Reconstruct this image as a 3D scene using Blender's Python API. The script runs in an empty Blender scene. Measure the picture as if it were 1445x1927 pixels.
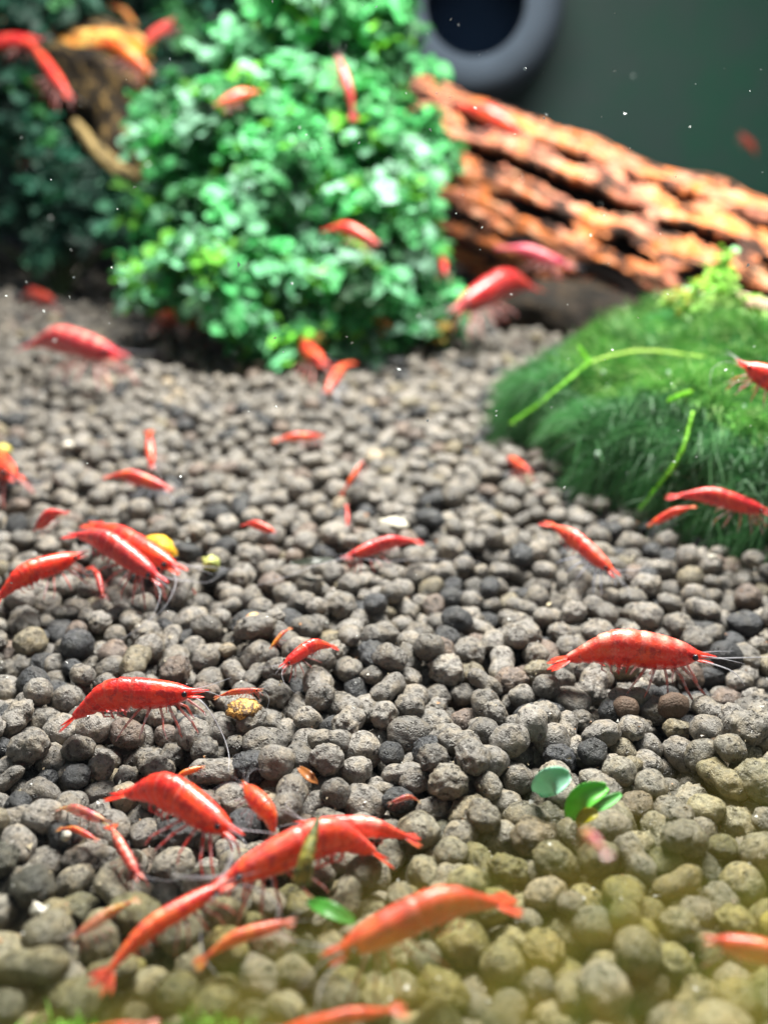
import bpy, math, random
import numpy as np
from mathutils import Vector, noise

# Units: 1 Blender unit = 1 cm (a close-up through the front pane of an aquarium)
random.seed(7)
rng = np.random.default_rng(7)
sc = bpy.context.scene
C = sc.collection

# ------------------------------------------------------------------ camera
IW, IH, F = 1445.0, 1927.0, 1900.0
PITCH = math.radians(23.2)
CAM = Vector((0.0, 0.0, 7.06))
cam_d = bpy.data.cameras.new('camera'); cam = bpy.data.objects.new('camera', cam_d); C.objects.link(cam)
cam.location = CAM
cam.rotation_euler = (math.pi/2 - PITCH, 0, 0)
cam_d.sensor_fit = 'VERTICAL'; cam_d.sensor_height = 36.0; cam_d.lens = F*36.0/IH
cam_d.clip_start = 0.05; cam_d.clip_end = 500
cam_d.dof.use_dof = True; cam_d.dof.focus_distance = 11.8
COC = 36.0
cam_d.dof.aperture_fstop = (cam_d.lens*1e-3)/(COC*11.8/F)
cam_d.dof.aperture_blades = 0
sc.camera = cam

# ------------------------------------------------------------------ world, light, exposure
w = bpy.data.worlds.new('World'); sc.world = w; w.use_nodes = True
bg = w.node_tree.nodes['Background']
bg.inputs['Color'].default_value = (0.62, 0.74, 0.85, 1); bg.inputs['Strength'].default_value = 0.30
def area(name, loc, rot, sx, sy, power, col):
    l = bpy.data.lights.new(name, 'AREA'); l.shape = 'RECTANGLE'; l.size = sx; l.size_y = sy
    l.energy = power; l.color = col
    o = bpy.data.objects.new(name, l); C.objects.link(o); o.location = loc; o.rotation_euler = rot
    return o
# the LED bar that hangs over the tank, running from left to right
area('tank_lamp', (3.0, 24, 25), (math.radians(-14), 0, 0), 20, 5, 34000, (1.0, 0.96, 0.90))
sc.view_settings.view_transform = 'Standard'; sc.view_settings.look = 'None'
sc.view_settings.exposure = 0.28; sc.view_settings.gamma = 1.0
sc.cycles.use_denoising = True
sc.cycles.max_bounces = 6; sc.cycles.transparent_max_bounces = 12
sc.cycles.diffuse_bounces = 3; sc.cycles.glossy_bounces = 2; sc.cycles.transmission_bounces = 4
sc.cycles.caustics_reflective = False; sc.cycles.caustics_refractive = False

# ------------------------------------------------------------------ helpers
CP, SP = math.cos(PITCH), math.sin(PITCH)
def ray(x, y):
    u = (x-IW/2)/F; v = (y-IH/2)/F          # right, down in the camera frame, unit depth
    return Vector((u, CP - v*SP, -SP - v*CP))
def at_z(x, y, z=0.0):                      # point of the view ray at height z
    r = ray(x, y); t = (z-CAM.z)/r.z
    return CAM + r*t
def at_d(x, y, d):                          # point of the view ray at optical depth d (cm)
    return CAM + ray(x, y)*d
def depth_of(p):
    q = p-CAM
    return q.y*CP - q.z*SP
def project(P):                             # numpy Nx3 -> px, py, depth
    x = P[:,0]; y = P[:,1]; z = P[:,2]-CAM.z
    d = y*CP - z*SP; up = y*SP + z*CP
    return IW/2 + F*x/d, IH/2 - F*up/d, d

def tri_mesh(name, V, T, mat=None, smooth=True, tint=None, floats=None):
    me = bpy.data.meshes.new(name)
    V = np.asarray(V, np.float32); T = np.asarray(T, np.int32)
    me.vertices.add(len(V)); me.vertices.foreach_set('co', V.ravel())
    k = T.shape[1]
    me.loops.add(T.size); me.loops.foreach_set('vertex_index', T.ravel())
    me.polygons.add(len(T)); me.polygons.foreach_set('loop_start', np.arange(0, T.size, k, dtype=np.int32))
    me.polygons.foreach_set('loop_total', np.full(len(T), k, np.int32))
    me.polygons.foreach_set('use_smooth', np.full(len(T), smooth))
    me.update(calc_edges=True)
    if tint is not None:
        a = me.attributes.new('tint', 'FLOAT_COLOR', 'POINT')
        c = np.ones((len(V), 4), np.float32); c[:, :3] = tint; a.data.foreach_set('color', c.ravel())
    for n, vals in (floats or {}).items():
        a = me.attributes.new(n, 'FLOAT', 'POINT'); a.data.foreach_set('value', np.asarray(vals, np.float32))
    if mat: me.materials.append(mat)
    return me
def link(name, me, parent=None, loc=None):
    o = bpy.data.objects.new(name, me); C.objects.link(o)
    if loc is not None: o.location = loc
    if parent: o.parent = parent
    return o
def tag(o, label=None, cat=None, group=None, kind=None):
    if label: o['label'] = label
    if cat: o['category'] = cat
    if group: o['group'] = group
    if kind: o['kind'] = kind
    return o
def empty(name, loc, label, cat, group=None):
    o = bpy.data.objects.new(name, None); C.objects.link(o); o.location = loc; o.empty_display_size = 0.3
    return tag(o, label, cat, group)

class Buf:
    def __init__(s): s.V = []; s.F = []; s.n = 0; s.fl = []
    def add(s, V, Fc, fl=None):
        s.V.extend([tuple(v) for v in V]); s.F.extend([tuple(i+s.n for i in f) for f in Fc])
        s.fl.extend(fl if fl is not None else [0.0]*len(V)); s.n += len(V)
    def mesh(s, name, mat, smooth=True, off=(0, 0, 0), attr=None):
        me = bpy.data.meshes.new(name)
        me.from_pydata([(v[0]-off[0], v[1]-off[1], v[2]-off[2]) for v in s.V], [], s.F)
        me.polygons.foreach_set('use_smooth', [smooth]*len(me.polygons))
        if attr:
            a = me.attributes.new(attr, 'FLOAT', 'POINT'); a.data.foreach_set('value', s.fl)
        me.materials.append(mat); me.update()
        return me
def frame(d, hint=Vector((0, 0, 1))):
    d = d.normalized()
    a = d.cross(hint)
    if a.length < 1e-4: a = d.cross(Vector((1, 0, 0)))
    a.normalize(); b = a.cross(d).normalized()
    return a, b
def tube(buf, pts, rads, n=5, flat=1.0):
    pts = [Vector(p) for p in pts]; V = []; Fc = []
    for i, p in enumerate(pts):
        d = pts[min(i+1, len(pts)-1)] - pts[max(i-1, 0)]
        a, b = frame(d)
        for k in range(n):
            t = 2*math.pi*k/n
            V.append(p + a*math.cos(t)*rads[i] + b*math.sin(t)*rads[i]*flat)
    for i in range(len(pts)-1):
        for k in range(n):
            k2 = (k+1) % n
            Fc.append((i*n+k, i*n+k2, (i+1)*n+k2, (i+1)*n+k))
    Fc.append(tuple(range(n))[::-1]); Fc.append(tuple(range((len(pts)-1)*n, len(pts)*n)))
    buf.add(V, Fc)
def bez(pts, n):
    pts = [Vector(p) for p in pts]; out = []
    m = len(pts)
    P = [pts[0]*2-pts[1]] + pts + [pts[-1]*2-pts[-2]]
    for i in range(n):
        t = i/(n-1)*(m-1); k = min(int(t), m-2); f = t-k
        a, b, c, d = P[k:k+4]
        out.append(0.5*((2*b)+(c-a)*f+(2*a-5*b+4*c-d)*f*f+(3*b-a-3*c+d)*f**3))
    return out
def sstep(a, b, x):
    t = min(1, max(0, (x-a)/(b-a))); return t*t*(3-2*t)

# ------------------------------------------------------------------ materials
def new_mat(name):
    m = bpy.data.materials.new(name); m.use_nodes = True
    nt = m.node_tree; nt.nodes.clear()
    out = nt.nodes.new('ShaderNodeOutputMaterial')
    return m, nt, out
class N:
    def __init__(s, nt): s.nt = nt
    def __call__(s, t, **kw):
        n = s.nt.nodes.new('ShaderNode'+t)
        for k, v in kw.items():
            if k in n.inputs: s.set(n.inputs[k], v)
            else: setattr(n, k, v)
        return n
    def set(s, inp, v):
        if isinstance(v, bpy.types.NodeSocket): s.nt.links.new(v, inp)
        else: inp.default_value = v
    def math(s, op, a, b=None, clamp=False):
        n = s.nt.nodes.new('ShaderNodeMath'); n.operation = op; n.use_clamp = clamp
        s.set(n.inputs[0], a)
        if b is not None: s.set(n.inputs[1], b)
        return n.outputs[0]
    def mix(s, f, a, b, mode='MIX'):
        n = s.nt.nodes.new('ShaderNodeMix'); n.data_type = 'RGBA'; n.blend_type = mode
        s.set(n.inputs[0], f); s.set(n.inputs[6], a); s.set(n.inputs[7], b)
        return n.outputs[2]
    def ramp(s, f, stops):
        n = s.nt.nodes.new('ShaderNodeValToRGB'); s.set(n.inputs[0], f)
        e = n.color_ramp.elements
        while len(e) < len(stops): e.new(0.5)
        for el, (p, c) in zip(e, stops):
            el.position = p; el.color = (c, c, c, 1) if isinstance(c, (int, float)) else (*c, 1)
        return n.outputs[0]
    def noise(s, vec, scale, detail=3, rough=0.55, out=0):
        n = s.nt.nodes.new('ShaderNodeTexNoise'); s.set(n.inputs['Vector'], vec)
        n.inputs['Scale'].default_value = scale; n.inputs['Detail'].default_value = detail
        n.inputs['Roughness'].default_value = rough
        return n.outputs[out]
    def bump(s, h, strength, dist):
        n = s.nt.nodes.new('ShaderNodeBump'); s.set(n.inputs['Height'], h)
        n.inputs['Strength'].default_value = strength; n.inputs['Distance'].default_value = dist
        return n.outputs[0]
    def vadd(s, a, b):
        n = s.nt.nodes.new('ShaderNodeVectorMath'); n.operation = 'ADD'; s.set(n.inputs[0], a); s.set(n.inputs[1], b)
        return n.outputs[0]
    def vscale(s, a, k):
        n = s.nt.nodes.new('ShaderNodeVectorMath'); n.operation = 'SCALE'; s.set(n.inputs[0], a); n.inputs['Scale'].default_value = k
        return n.outputs[0]

def tint_and_pos(g, per_object):
    tc = g('TexCoord').outputs['Object']
    if per_object:
        oi = g('ObjectInfo')
        shift = g('CombineXYZ'); 
        r = g.math('MULTIPLY', oi.outputs['Random'], 60.0)
        g.set(shift.inputs[0], r); g.set(shift.inputs[1], g.math('MULTIPLY', oi.outputs['Random'], 23.0))
        return oi.outputs['Color'], g.vadd(tc, shift.outputs[0]), oi
    a = g('Attribute', attribute_name='tint')
    return a.outputs['Color'], tc, None

def pellet_material(name, per_object):
    m, nt, out = new_mat(name); g = N(nt)
    tint, pos, _ = tint_and_pos(g, per_object)
    if per_object: pos = g.vscale(pos, 0.20)
    n1 = g.noise(pos, 5.5, 4, 0.6); n2 = g.noise(pos, 17, 5, 0.68); n3 = g.noise(pos, 55, 2, 0.5)
    mott = g.ramp(n2, [(0.33, 0.40), (0.47, 0.92), (0.68, 1.35)])
    col = g.mix(1.0, tint, mott, 'MULTIPLY')
    patch = g.ramp(n1, [(0.46, 0.0), (0.62, 0.75)])
    col = g.mix(patch, col, g.mix(1.0, col, (1.18, 1.07, 0.88, 1), 'MULTIPLY'))
    v = g('TexVoronoi', Scale=21.0); g.set(v.inputs['Vector'], pos)
    sparkle = g.ramp(v.outputs['Distance'], [(0.06, 1.0), (0.12, 0.0)])
    keep = g.ramp(g('SeparateColor', Color=v.outputs['Color']).outputs[0], [(0.80, 0.0), (0.84, 1.0)])
    sparkle = g.math('MULTIPLY', sparkle, keep)
    col = g.mix(sparkle, col, (0.75, 0.72, 0.62, 1))  # pale spots put the sparkle of the pellets into the colour
    pit = g.ramp(g.noise(pos, 11, 3, 0.6), [(0.33, 0.0), (0.42, 1.0)])
    col = g.mix(pit, g.mix(1.0, col, (0.45, 0.42, 0.40, 1), 'MULTIPLY'), col)
    h = g.math('ADD', g.math('MULTIPLY', n2, 0.7), g.math('MULTIPLY', n3, 0.3))
    h = g.math('ADD', h, g.math('MULTIPLY', pit, 0.55))
    b = g('BsdfPrincipled', Roughness=0.62)
    g.set(b.inputs['Base Color'], col); b.inputs['Specular IOR Level'].default_value = 0.55
    g.set(b.inputs['Roughness'], g.ramp(n3, [(0.42, 0.30), (0.56, 0.70)]))
    g.set(b.inputs['Normal'], g.bump(h, 1.0, 0.045))
    nt.links.new(b.outputs[0], out.inputs[0])
    return m
PELLET_O = pellet_material('soil_pellet_single', True)
PELLET_S = pellet_material('soil_pellet_bed', False)

def leaf_material(name, per_object, gloss=0.62, trans=0.35):
    m, nt, out = new_mat(name); g = N(nt)
    tint, pos, _ = tint_and_pos(g, per_object)
    n = g.noise(pos, 4.0, 3)
    col = g.mix(1.0, tint, g.ramp(n, [(0.3, (0.7, 0.75, 0.6)), (0.65, (1.25, 1.15, 1.2))]), 'MULTIPLY')
    b = g('BsdfPrincipled'); g.set(b.inputs['Base Color'], col); b.inputs['Roughness'].default_value = gloss
    t = g('BsdfTranslucent'); g.set(t.inputs['Color'], g.mix(1.0, col, (1.0, 1.1, 0.6, 1), 'MULTIPLY'))
    mx = g('MixShader'); mx.inputs[0].default_value = trans
    nt.links.new(b.outputs[0], mx.inputs[1]); nt.links.new(t.outputs[0], mx.inputs[2])
    nt.links.new(mx.outputs[0], out.inputs[0])
    return m
LEAF_O = leaf_material('leaf_single', True)
LEAF_S = leaf_material('leaf_mass', False)

def simple(name, col, rough=0.6, var=0.25, scale=4.0, bump=0.0, alpha=1.0, spec=0.5, sss=0.0):
    m, nt, out = new_mat(name); g = N(nt)
    pos = g('TexCoord').outputs['Object']
    n = g.noise(pos, scale, 4)
    c = g.mix(n, tuple(x*(1-var) for x in col)+(1,), tuple(min(1, x*(1+var)) for x in col)+(1,))
    b = g('BsdfPrincipled'); g.set(b.inputs['Base Color'], c); b.inputs['Roughness'].default_value = rough
    b.inputs['Specular IOR Level'].default_value = spec; b.inputs['Alpha'].default_value = alpha
    if sss:
        b.inputs['Subsurface Weight'].default_value = sss; b.inputs['Subsurface Radius'].default_value = (1, .5, .3); b.inputs['Subsurface Scale'].default_value = 0.05
    if bump: g.set(b.inputs['Normal'], g.bump(g.noise(pos, scale*4, 4), bump, 0.05))
    nt.links.new(b.outputs[0], out.inputs[0])
    return m

def shell_material():
    m, nt, out = new_mat('shrimp_shell'); g = N(nt)
    tint, pos, oi = tint_and_pos(g, True)
    dors = g('Attribute', attribute_name='dorsal').outputs['Fac']
    pale = g('Attribute', attribute_name='pale').outputs['Fac']
    n1 = g.noise(pos, 3.2, 4, 0.6); n2 = g.noise(pos, 9, 4, 0.65); n3 = g.noise(pos, 40, 2, 0.6)
    dark = g.mix(1.0, tint, (0.62, 0.18, 0.8, 1), 'MULTIPLY')
    orange = g.mix(1.0, tint, (1.08, 2.3, 0.9, 1), 'MULTIPLY')
    col = g.mix(g.ramp(n1, [(0.40, 1.0), (0.56, 0.0)]), tint, orange)
    col = g.mix(g.ramp(n2, [(0.50, 0.0), (0.60, 0.85)]), col, dark)
    col = g.mix(g.ramp(n3, [(0.56, 0.0), (0.68, 0.35)]), col, (0.92, 0.30, 0.22, 1))
    pm = g.math('MULTIPLY', pale, g.ramp(n2, [(0.35, 0.25), (0.5, 1.0)]), True)
    col = g.mix(pm, col, (0.95, 0.40, 0.32, 1))
    b = g('BsdfPrincipled'); g.set(b.inputs['Base Color'], col); b.inputs['Roughness'].default_value = 0.28
    b.inputs['Subsurface Weight'].default_value = 0.5
    b.inputs['Subsurface Radius'].default_value = (1.0, 0.25, 0.15); b.inputs['Subsurface Scale'].default_value = 0.12
    g.set(b.inputs['Normal'], g.bump(g.math('ADD', n2, n3), 0.45, 0.02))
    b.inputs['Coat Weight'].default_value = 0.5; b.inputs['Coat Roughness'].default_value = 0.12
    t = g('BsdfTransparent'); t.inputs[0].default_value = (1, 0.93, 0.9, 1)
    mx = g('MixShader')
    a = g.math('MULTIPLY', g.math('SUBTRACT', 1.0, oi.outputs['Alpha']), g.ramp(n2, [(0.42, 1.0), (0.62, 0.45)]), True)
    clear = g.math('MULTIPLY', g.ramp(n1, [(0.56, 0.0), (0.68, 0.50)]), g.ramp(n2, [(0.38, 0.0), (0.55, 1.0)]))
    a = g.math('ADD', a, clear, True)
    g.set(mx.inputs[0], a)
    nt.links.new(b.outputs[0], mx.inputs[1]); nt.links.new(t.outputs[0], mx.inputs[2])
    nt.links.new(mx.outputs[0], out.inputs[0])
    return m
SHELL = shell_material()
def limb_material():
    m, nt, out = new_mat('shrimp_limb'); g = N(nt)
    oi = g('ObjectInfo'); pos = g('TexCoord').outputs['Object']
    n = g.noise(pos, 12, 3)
    col = g.mix(g.ramp(n, [(0.45, 0), (0.6, 0.6)]), oi.outputs['Color'], (0.75, 0.72, 0.78, 1))
    b = g('BsdfPrincipled'); g.set(b.inputs['Base Color'], col); b.inputs['Roughness'].default_value = 0.3
    t = g('BsdfTransparent'); mx = g('MixShader')
    g.set(mx.inputs[0], g.math('SUBTRACT', 1.0, oi.outputs['Alpha']))
    nt.links.new(b.outputs[0], mx.inputs[1]); nt.links.new(t.outputs[0], mx.inputs[2])
    nt.links.new(mx.outputs[0], out.inputs[0])
    return m
LIMB = limb_material()
EYE = simple('shrimp_eye', (0.012, 0.010, 0.014), 0.15, 0.2)

# ------------------------------------------------------------------ the setting
# soil under the pellets
def grid_sheet(name, x0, x1, y0, y1, z, nx, ny, amp, mat):
    xs = np.linspace(x0, x1, nx); ys = np.linspace(y0, y1, ny)
    V = [(x, y, z + amp*noise.noise(Vector((x*0.5, y*0.5, 1.3)))) for y in ys for x in xs]
    T = [(j*nx+i, j*nx+i+1, (j+1)*nx+i+1, (j+1)*nx+i) for j in range(ny-1) for i in range(nx-1)]
    return tri_mesh(name, V, T, mat)
soil = simple('dark_soil', (0.030, 0.025, 0.020), 0.9, 0.4, 3.0, 0.6)
BED = tag(link('substrate', grid_sheet('substrate', -45, 45, 4.2, 52, -1.15, 60, 40, 0.1, soil)), kind='structure')

# back of the tank
def back_material():
    m, nt, out = new_mat('back_panel_murk'); g = N(nt)
    pos = g('TexCoord').outputs['Object']
    n = g.noise(pos, 0.10, 3, 0.5); n2 = g.noise(pos, 0.5, 4, 0.6)
    sx = g('SeparateXYZ'); g.set(sx.inputs[0], pos)
    right = g.math('ADD', g.ramp(g.math('MULTIPLY', g.math('ADD', sx.outputs[0], 6.0), 1/26.0, True), [(0.36, 0), (0.80, 1)]), g.math('MULTIPLY', g.math('SUBTRACT', n, 0.5), 1.2), True)
    col = g.mix(right, (0.016, 0.023, 0.032, 1), (0.003, 0.058, 0.032, 1))
    col = g.mix(g.ramp(n2, [(0.35, 0), (0.7, 0.5)]), col, (0.030, 0.038, 0.044, 1))
    b = g('BsdfPrincipled'); g.set(b.inputs['Base Color'], col); b.inputs['Roughness'].default_value = 0.6
    nt.links.new(b.outputs[0], out.inputs[0]); return m
V = [(-60, 50, -3), (60, 50, -3), (60, 50, 60), (-60, 50, 60), (-60, 51, -3), (60, 51, -3), (60, 51, 60), (-60, 51, 60)]
BOX = [(0, 1, 2, 3), (5, 4, 7, 6), (4, 0, 3, 7), (1, 5, 6, 2), (3, 2, 6, 7), (4, 5, 1, 0)]
tag(link('back_wall', tri_mesh('back_wall', V, BOX, back_material(), False)), kind='structure')

# front pane of the tank, upright between camera and pellets
GY = 3.55
def glass_material():
    m, nt, out = new_mat('aquarium_glass'); g = N(nt)
    t = g('BsdfTransparent'); t.inputs[0].default_value = (0.985, 1.0, 0.99, 1)
    gl = g('BsdfGlossy'); gl.inputs['Roughness'].default_value = 0.02
    fr = g('Fresnel'); fr.inputs[0].default_value = 1.12
    mx = g('MixShader'); g.set(mx.inputs[0], fr.outputs[0])
    nt.links.new(t.outputs[0], mx.inputs[1]); nt.links.new(gl.outputs[0], mx.inputs[2])
    nt.links.new(mx.outputs[0], out.inputs[0]); return m
V = [(-45, GY-.5, -2), (45, GY-.5, -2), (45, GY-.5, 32), (-45, GY-.5, 32), (-45, GY, -2), (45, GY, -2), (45, GY, 32), (-45, GY, 32)]
tag(link('front_glass', tri_mesh('front_glass', V, BOX, glass_material(), False)), kind='structure')

# algae film grown on the inside of the pane, thick low down
def film_material():
    m, nt, out = new_mat('algae_film'); g = N(nt)
    pos = g('TexCoord').outputs['Object']
    s = g('Attribute', attribute_name='thick').outputs['Fac']
    n = g.noise(pos, 2.6, 5, 0.7); n2 = g.noise(pos, 4.5, 5, 0.75)
    col = g.mix(g.ramp(n2, [(0.42, 0), (0.58, 1)]), (0.44, 0.33, 0.055, 1), (0.10, 0.13, 0.02, 1))
    d = g('BsdfDiffuse'); g.set(d.inputs[0], col)
    tl = g('BsdfTranslucent'); g.set(tl.inputs[0], col)
    a = g('MixShader'); a.inputs[0].default_value = 0.6
    nt.links.new(d.outputs[0], a.inputs[1]); nt.links.new(tl.outputs[0], a.inputs[2])
    k = g.math('MULTIPLY', s, g.ramp(n, [(0.40, 0.30), (0.60, 1.0)]), True)
    k = g.math('MULTIPLY', k, g.ramp(n2, [(0.38, 0.35), (0.6, 1.0)]), True)
    k = g.math('MULTIPLY', k, 0.72)
    t = g('BsdfTransparent'); t.inputs[0].default_value = (1, 1, 1, 1)
    mx = g('MixShader'); g.set(mx.inputs[0], k)
    nt.links.new(t.outputs[0], mx.inputs[1]); nt.links.new(a.outputs[0], mx.inputs[2])
    nt.links.new(mx.outputs[0], out.inputs[0]); return m
def at_y(x, y, Y):
    r = ray(x, y); return CAM + r*(Y/r.y)
edge_px = [(-700, 1860), (0, 1850), (150, 1820), (300, 1815), (420, 1765), (560, 1700), (700, 1650), (820, 1640), (950, 1600), (1100, 1570), (1250, 1540), (1445, 1500), (2100, 1440)]
ex = []; ez = []
for (a, b) in edge_px:
    p = at_y(a, b, GY+0.02); ex.append(p.x); ez.append(p.z)
nx, nz = 240, 70
V = []; th = []
for j in range(nz):
    for i in range(nx):
        x = -14 + 28*i/(nx-1); top = float(np.interp(x, ex, ez)); z = -0.9 + (top+0.75+0.9)*j/(nz-1)
        V.append((x, GY+0.015+0.008*noise.noise(Vector((x*6, z*6, 0))), z))
        e = (top+0.22*noise.noise(Vector((x*3, z*3, 4)))) - z
        th.append(sstep(-0.30, 0.40, e)*(0.62+0.38*sstep(0.1, 1.2, e)))
T = [(j*nx+i, j*nx+i+1, (j+1)*nx+i+1, (j+1)*nx+i) for j in range(nz-1) for i in range(nx-1)]
tag(link('algae_film', tri_mesh('algae_film', V, T, film_material(), floats={'thick': th})), 'thin olive green algae film on the lower part of the front pane', 'algae', kind='stuff')

# ------------------------------------------------------------------ soil pellets: dropped one by one until they rest on each other
def ico(sub):
    import bmesh
    bm = bmesh.new(); bmesh.ops.create_icosphere(bm, subdivisions=sub, radius=1.0)
    V = np.array([v.co[:] for v in bm.verts]); T = np.array([[v.index for v in f.verts] for f in bm.faces]); bm.free()
    return V, T
ICO = {s: ico(s) for s in (2, 3, 4)}
NV = 14
def pellet_shape(V, k):
    out = np.empty_like(V); r = random.Random(100+k)
    sx, sy, sz = 1.0+r.uniform(-.04, .28), 1.0+r.uniform(-.12, .08), 1.0-r.uniform(.02, .2)
    off = Vector((k*7.3, k*3.1, k*1.7))
    pea = (k % 5 == 0); rough = 0.17 if k % 4 == 0 else 0.06
    for i, v in enumerate(V):
        d = Vector(v)
        m = 1 + 0.16*noise.noise(d*1.1+off) + rough*noise.noise(d*2.8+off) + rough*0.55*noise.noise(d*6+off) + rough*0.3*noise.noise(d*13+off)
        if pea: m *= 1 - 0.22*math.exp(-(d.x*2.6)**2)
        if k % 7 == 3: m -= 0.22*max(0, noise.noise(d*1.9+off*2)-0.18)
        q = d*m
        if pea: q.x *= 1.22
        out[i] = (q.x*sx, q.y*sy, q.z*sz)
    return out
SHAPE = {s: [pellet_shape(ICO[s][0], k) for k in range(NV)] for s in (2, 3, 4)}

Y0, Y1 = GY+0.3, 49.0
def halfw(y): return 9.5 + 0.34*y
cell = 0.6
grid = {}
PX, PY, PZ, PR = [], [], [], []
area_total = sum(2*halfw(Y0+i*0.5)*0.5 for i in range(int((Y1-Y0)/0.5)))
n_drop = int(area_total*10.8*1.7)
rr = random.Random(11)
def top_at(x, y, r):
    best = -1.0 + r
    ci, cj = int(x//cell), int(y//cell)
    for i in (ci-1, ci, ci+1):
        for j in (cj-1, cj, cj+1):
            for (qx, qy, qz, qr) in grid.get((i, j), ()):
                dx = x-qx; dy = y-qy; d2 = dx*dx+dy*dy; s = (r+qr)*0.93
                if d2 < s*s:
                    h = qz + math.sqrt(s*s-d2)*0.92
                    if h > best: best = h
    return best
ys_cdf = np.cumsum([halfw(Y0+(Y1-Y0)*(i+.5)/200) for i in range(200)]); ys_cdf /= ys_cdf[-1]
for _ in range(n_drop):
    yy = Y0 + (Y1-Y0)*float(np.searchsorted(ys_cdf, rr.random())+rr.random())/200
    xx = rr.uniform(-1, 1)*halfw(yy)
    r = min(0.24, max(0.125, rr.gauss(0.180, 0.024)))
    z = top_at(xx, yy, r); step = 0.16
    for _k in range(9):
        a = rr.uniform(0, 6.283); bx, by, bz = xx, yy, z
        for q in range(3):
            tx = xx+math.cos(a+q*2.094)*step; ty = max(Y0, yy+math.sin(a+q*2.094)*step)
            tz = top_at(tx, ty, r)
            if tz < bz-1e-4: bx, by, bz = tx, ty, tz
        if bz < z: xx, yy, z = bx, by, bz
        else: step *= 0.6
    grid.setdefault((int(xx//cell), int(yy//cell)), []).append((xx, yy, z, r))
    PX.append(xx); PY.append(yy); PZ.append(z); PR.append(r)
PX = np.array(PX); PY = np.array(PY); PZ = np.array(PZ); PR = np.array(PR)
# bring the mean top of the bed to z = 0 and make gentle swells
nearm = PY < 20
lift = -np.percentile((PZ+PR)[nearm], 72)
PZ += lift
BED.location.z = lift + 0.1
# which pellets show: splat them in an id buffer
px, py, dep = project(np.stack([PX, PY, PZ], 1))
rad = F*PR/dep
S = 6.0; BW, BH = int(IW/S)+1, int(IH/S)+1
zb = np.full((BH, BW), 1e9); ib = np.full((BH, BW), -1)
for i in np.argsort(-dep):
    x, y, r_ = px[i]/S, py[i]/S, rad[i]/S*1.05
    if x+r_ < 0 or y+r_ < 0 or x-r_ >= BW or y-r_ >= BH: continue
    a0, a1, b0, b1 = max(0, int(x-r_)), min(BW, int(x+r_)+2), max(0, int(y-r_)), min(BH, int(y+r_)+2)
    yy, xx = np.ogrid[b0:b1, a0:a1]
    m = (xx-x)**2+(yy-y)**2 < r_*r_
    ib[b0:b1, a0:a1][m] = i
cnt = np.bincount(ib[ib >= 0].ravel(), minlength=len(PX))
order = np.argsort(-cnt)
single = set(int(i) for i in order[:300])
def rest_z():   # pellets far under the surface show nowhere
    gx = ((PX+30)/0.5).astype(int); gy = (PY/0.5).astype(int)
    top = {}
    for a, b, z in zip(gx, gy, PZ+PR):
        k = (a, b)
        if top.get(k, -9) < z: top[k] = z
    return np.array([top[(a, b)] for a, b in zip(gx, gy)])
ok_ = (PZ+PR < 0.38) | (PY > 9)
cnt[~ok_] = 0; order = np.argsort(-cnt); single = set(int(i) for i in order[:300])
keep = (PZ+PR > rest_z()-0.62) | (cnt > 0)
def pellet_tint(i):
    r = random.Random(i*13+5); t = r.random()
    if t < 0.13: c = (0.034, 0.035, 0.040); k = r.uniform(.8, 1.3)
    elif t < 0.17: c = (0.175, 0.150, 0.105); k = r.uniform(.8, 1.1)
    elif t < 0.22: c = (0.150, 0.115, 0.098); k = r.uniform(.8, 1.15)
    elif t < 0.23: c = (0.30, 0.25, 0.19); k = r.uniform(.8, 1.1)
    else: c = (0.184, 0.168, 0.153); k = r.uniform(0.62, 1.25)
    y = PY[i]; a = max(0.0, min(1.0, (9.0+0.25*PX[i]-y)/2.6))*r.uniform(.25, 1.0)     # algae grown on the pellets near the glass
    c = tuple(x*(1-a*.9)+q*a*.9 for x, q in zip(c, (0.215, 0.19, 0.035)))
    return tuple(x*k for x in c)
def rotm(i):
    r = random.Random(i*7+1)
    yaw = r.uniform(0, 6.283); a = r.uniform(-.45, .45); b = r.uniform(-.45, .45)
    from mathutils import Euler
    return Euler((a, b, yaw)).to_matrix()
var_me = []
for k in range(NV):
    var_me.append(tri_mesh('soil_pellet', SHAPE[4][k], ICO[4][1], PELLET_O))
parts = {2: [], 3: []}; tp = {2: [], 3: []}; ti = {2: [], 3: []}; base = 0
AV, AT, AC = [], [], []
n_tri = 0
for i in range(len(PX)):
    if not keep[i] or not ok_[i]: continue
    k = (i*5) % NV; M = rotm(i); s = PR[i]*1.0
    if i in single:
        o = link('soil_pellet', var_me[k], BED)
        o.matrix_parent_inverse.identity()
        o.location = (PX[i], PY[i], PZ[i]-BED.location.z); o.rotation_euler = M.to_euler(); o.scale = (s, s, s)
        o.color = (*pellet_tint(i), 1)
        continue
    lod = 4 if (dep[i] < 14.5 and cnt[i] > 3) else 3 if (dep[i] < 21 and cnt[i] > 0) else 2
    if dep[i] > 30 and cnt[i] == 0 and PZ[i]+PR[i] < -0.25: continue
    Vs = SHAPE[lod][k]*s
    Vs = Vs @ np.array(M.transposed()) + np.array((PX[i], PY[i], PZ[i]-BED.location.z))
    AV.append(Vs); AT.append(ICO[lod][1]+base); AC.append(np.tile(pellet_tint(i), (len(Vs), 1))); base += len(Vs)
    n_tri += len(ICO[lod][1])
print('pellets', len(PX), 'kept', int(keep.sum()), 'tris', n_tri, 'lift', lift)
pm = tri_mesh('pellet_bed', np.concatenate(AV), np.concatenate(AT), PELLET_S, tint=np.concatenate(AC))
o = link('pellet_bed', pm, BED); o.matrix_parent_inverse.identity(); tag(o, kind='stuff')

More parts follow.
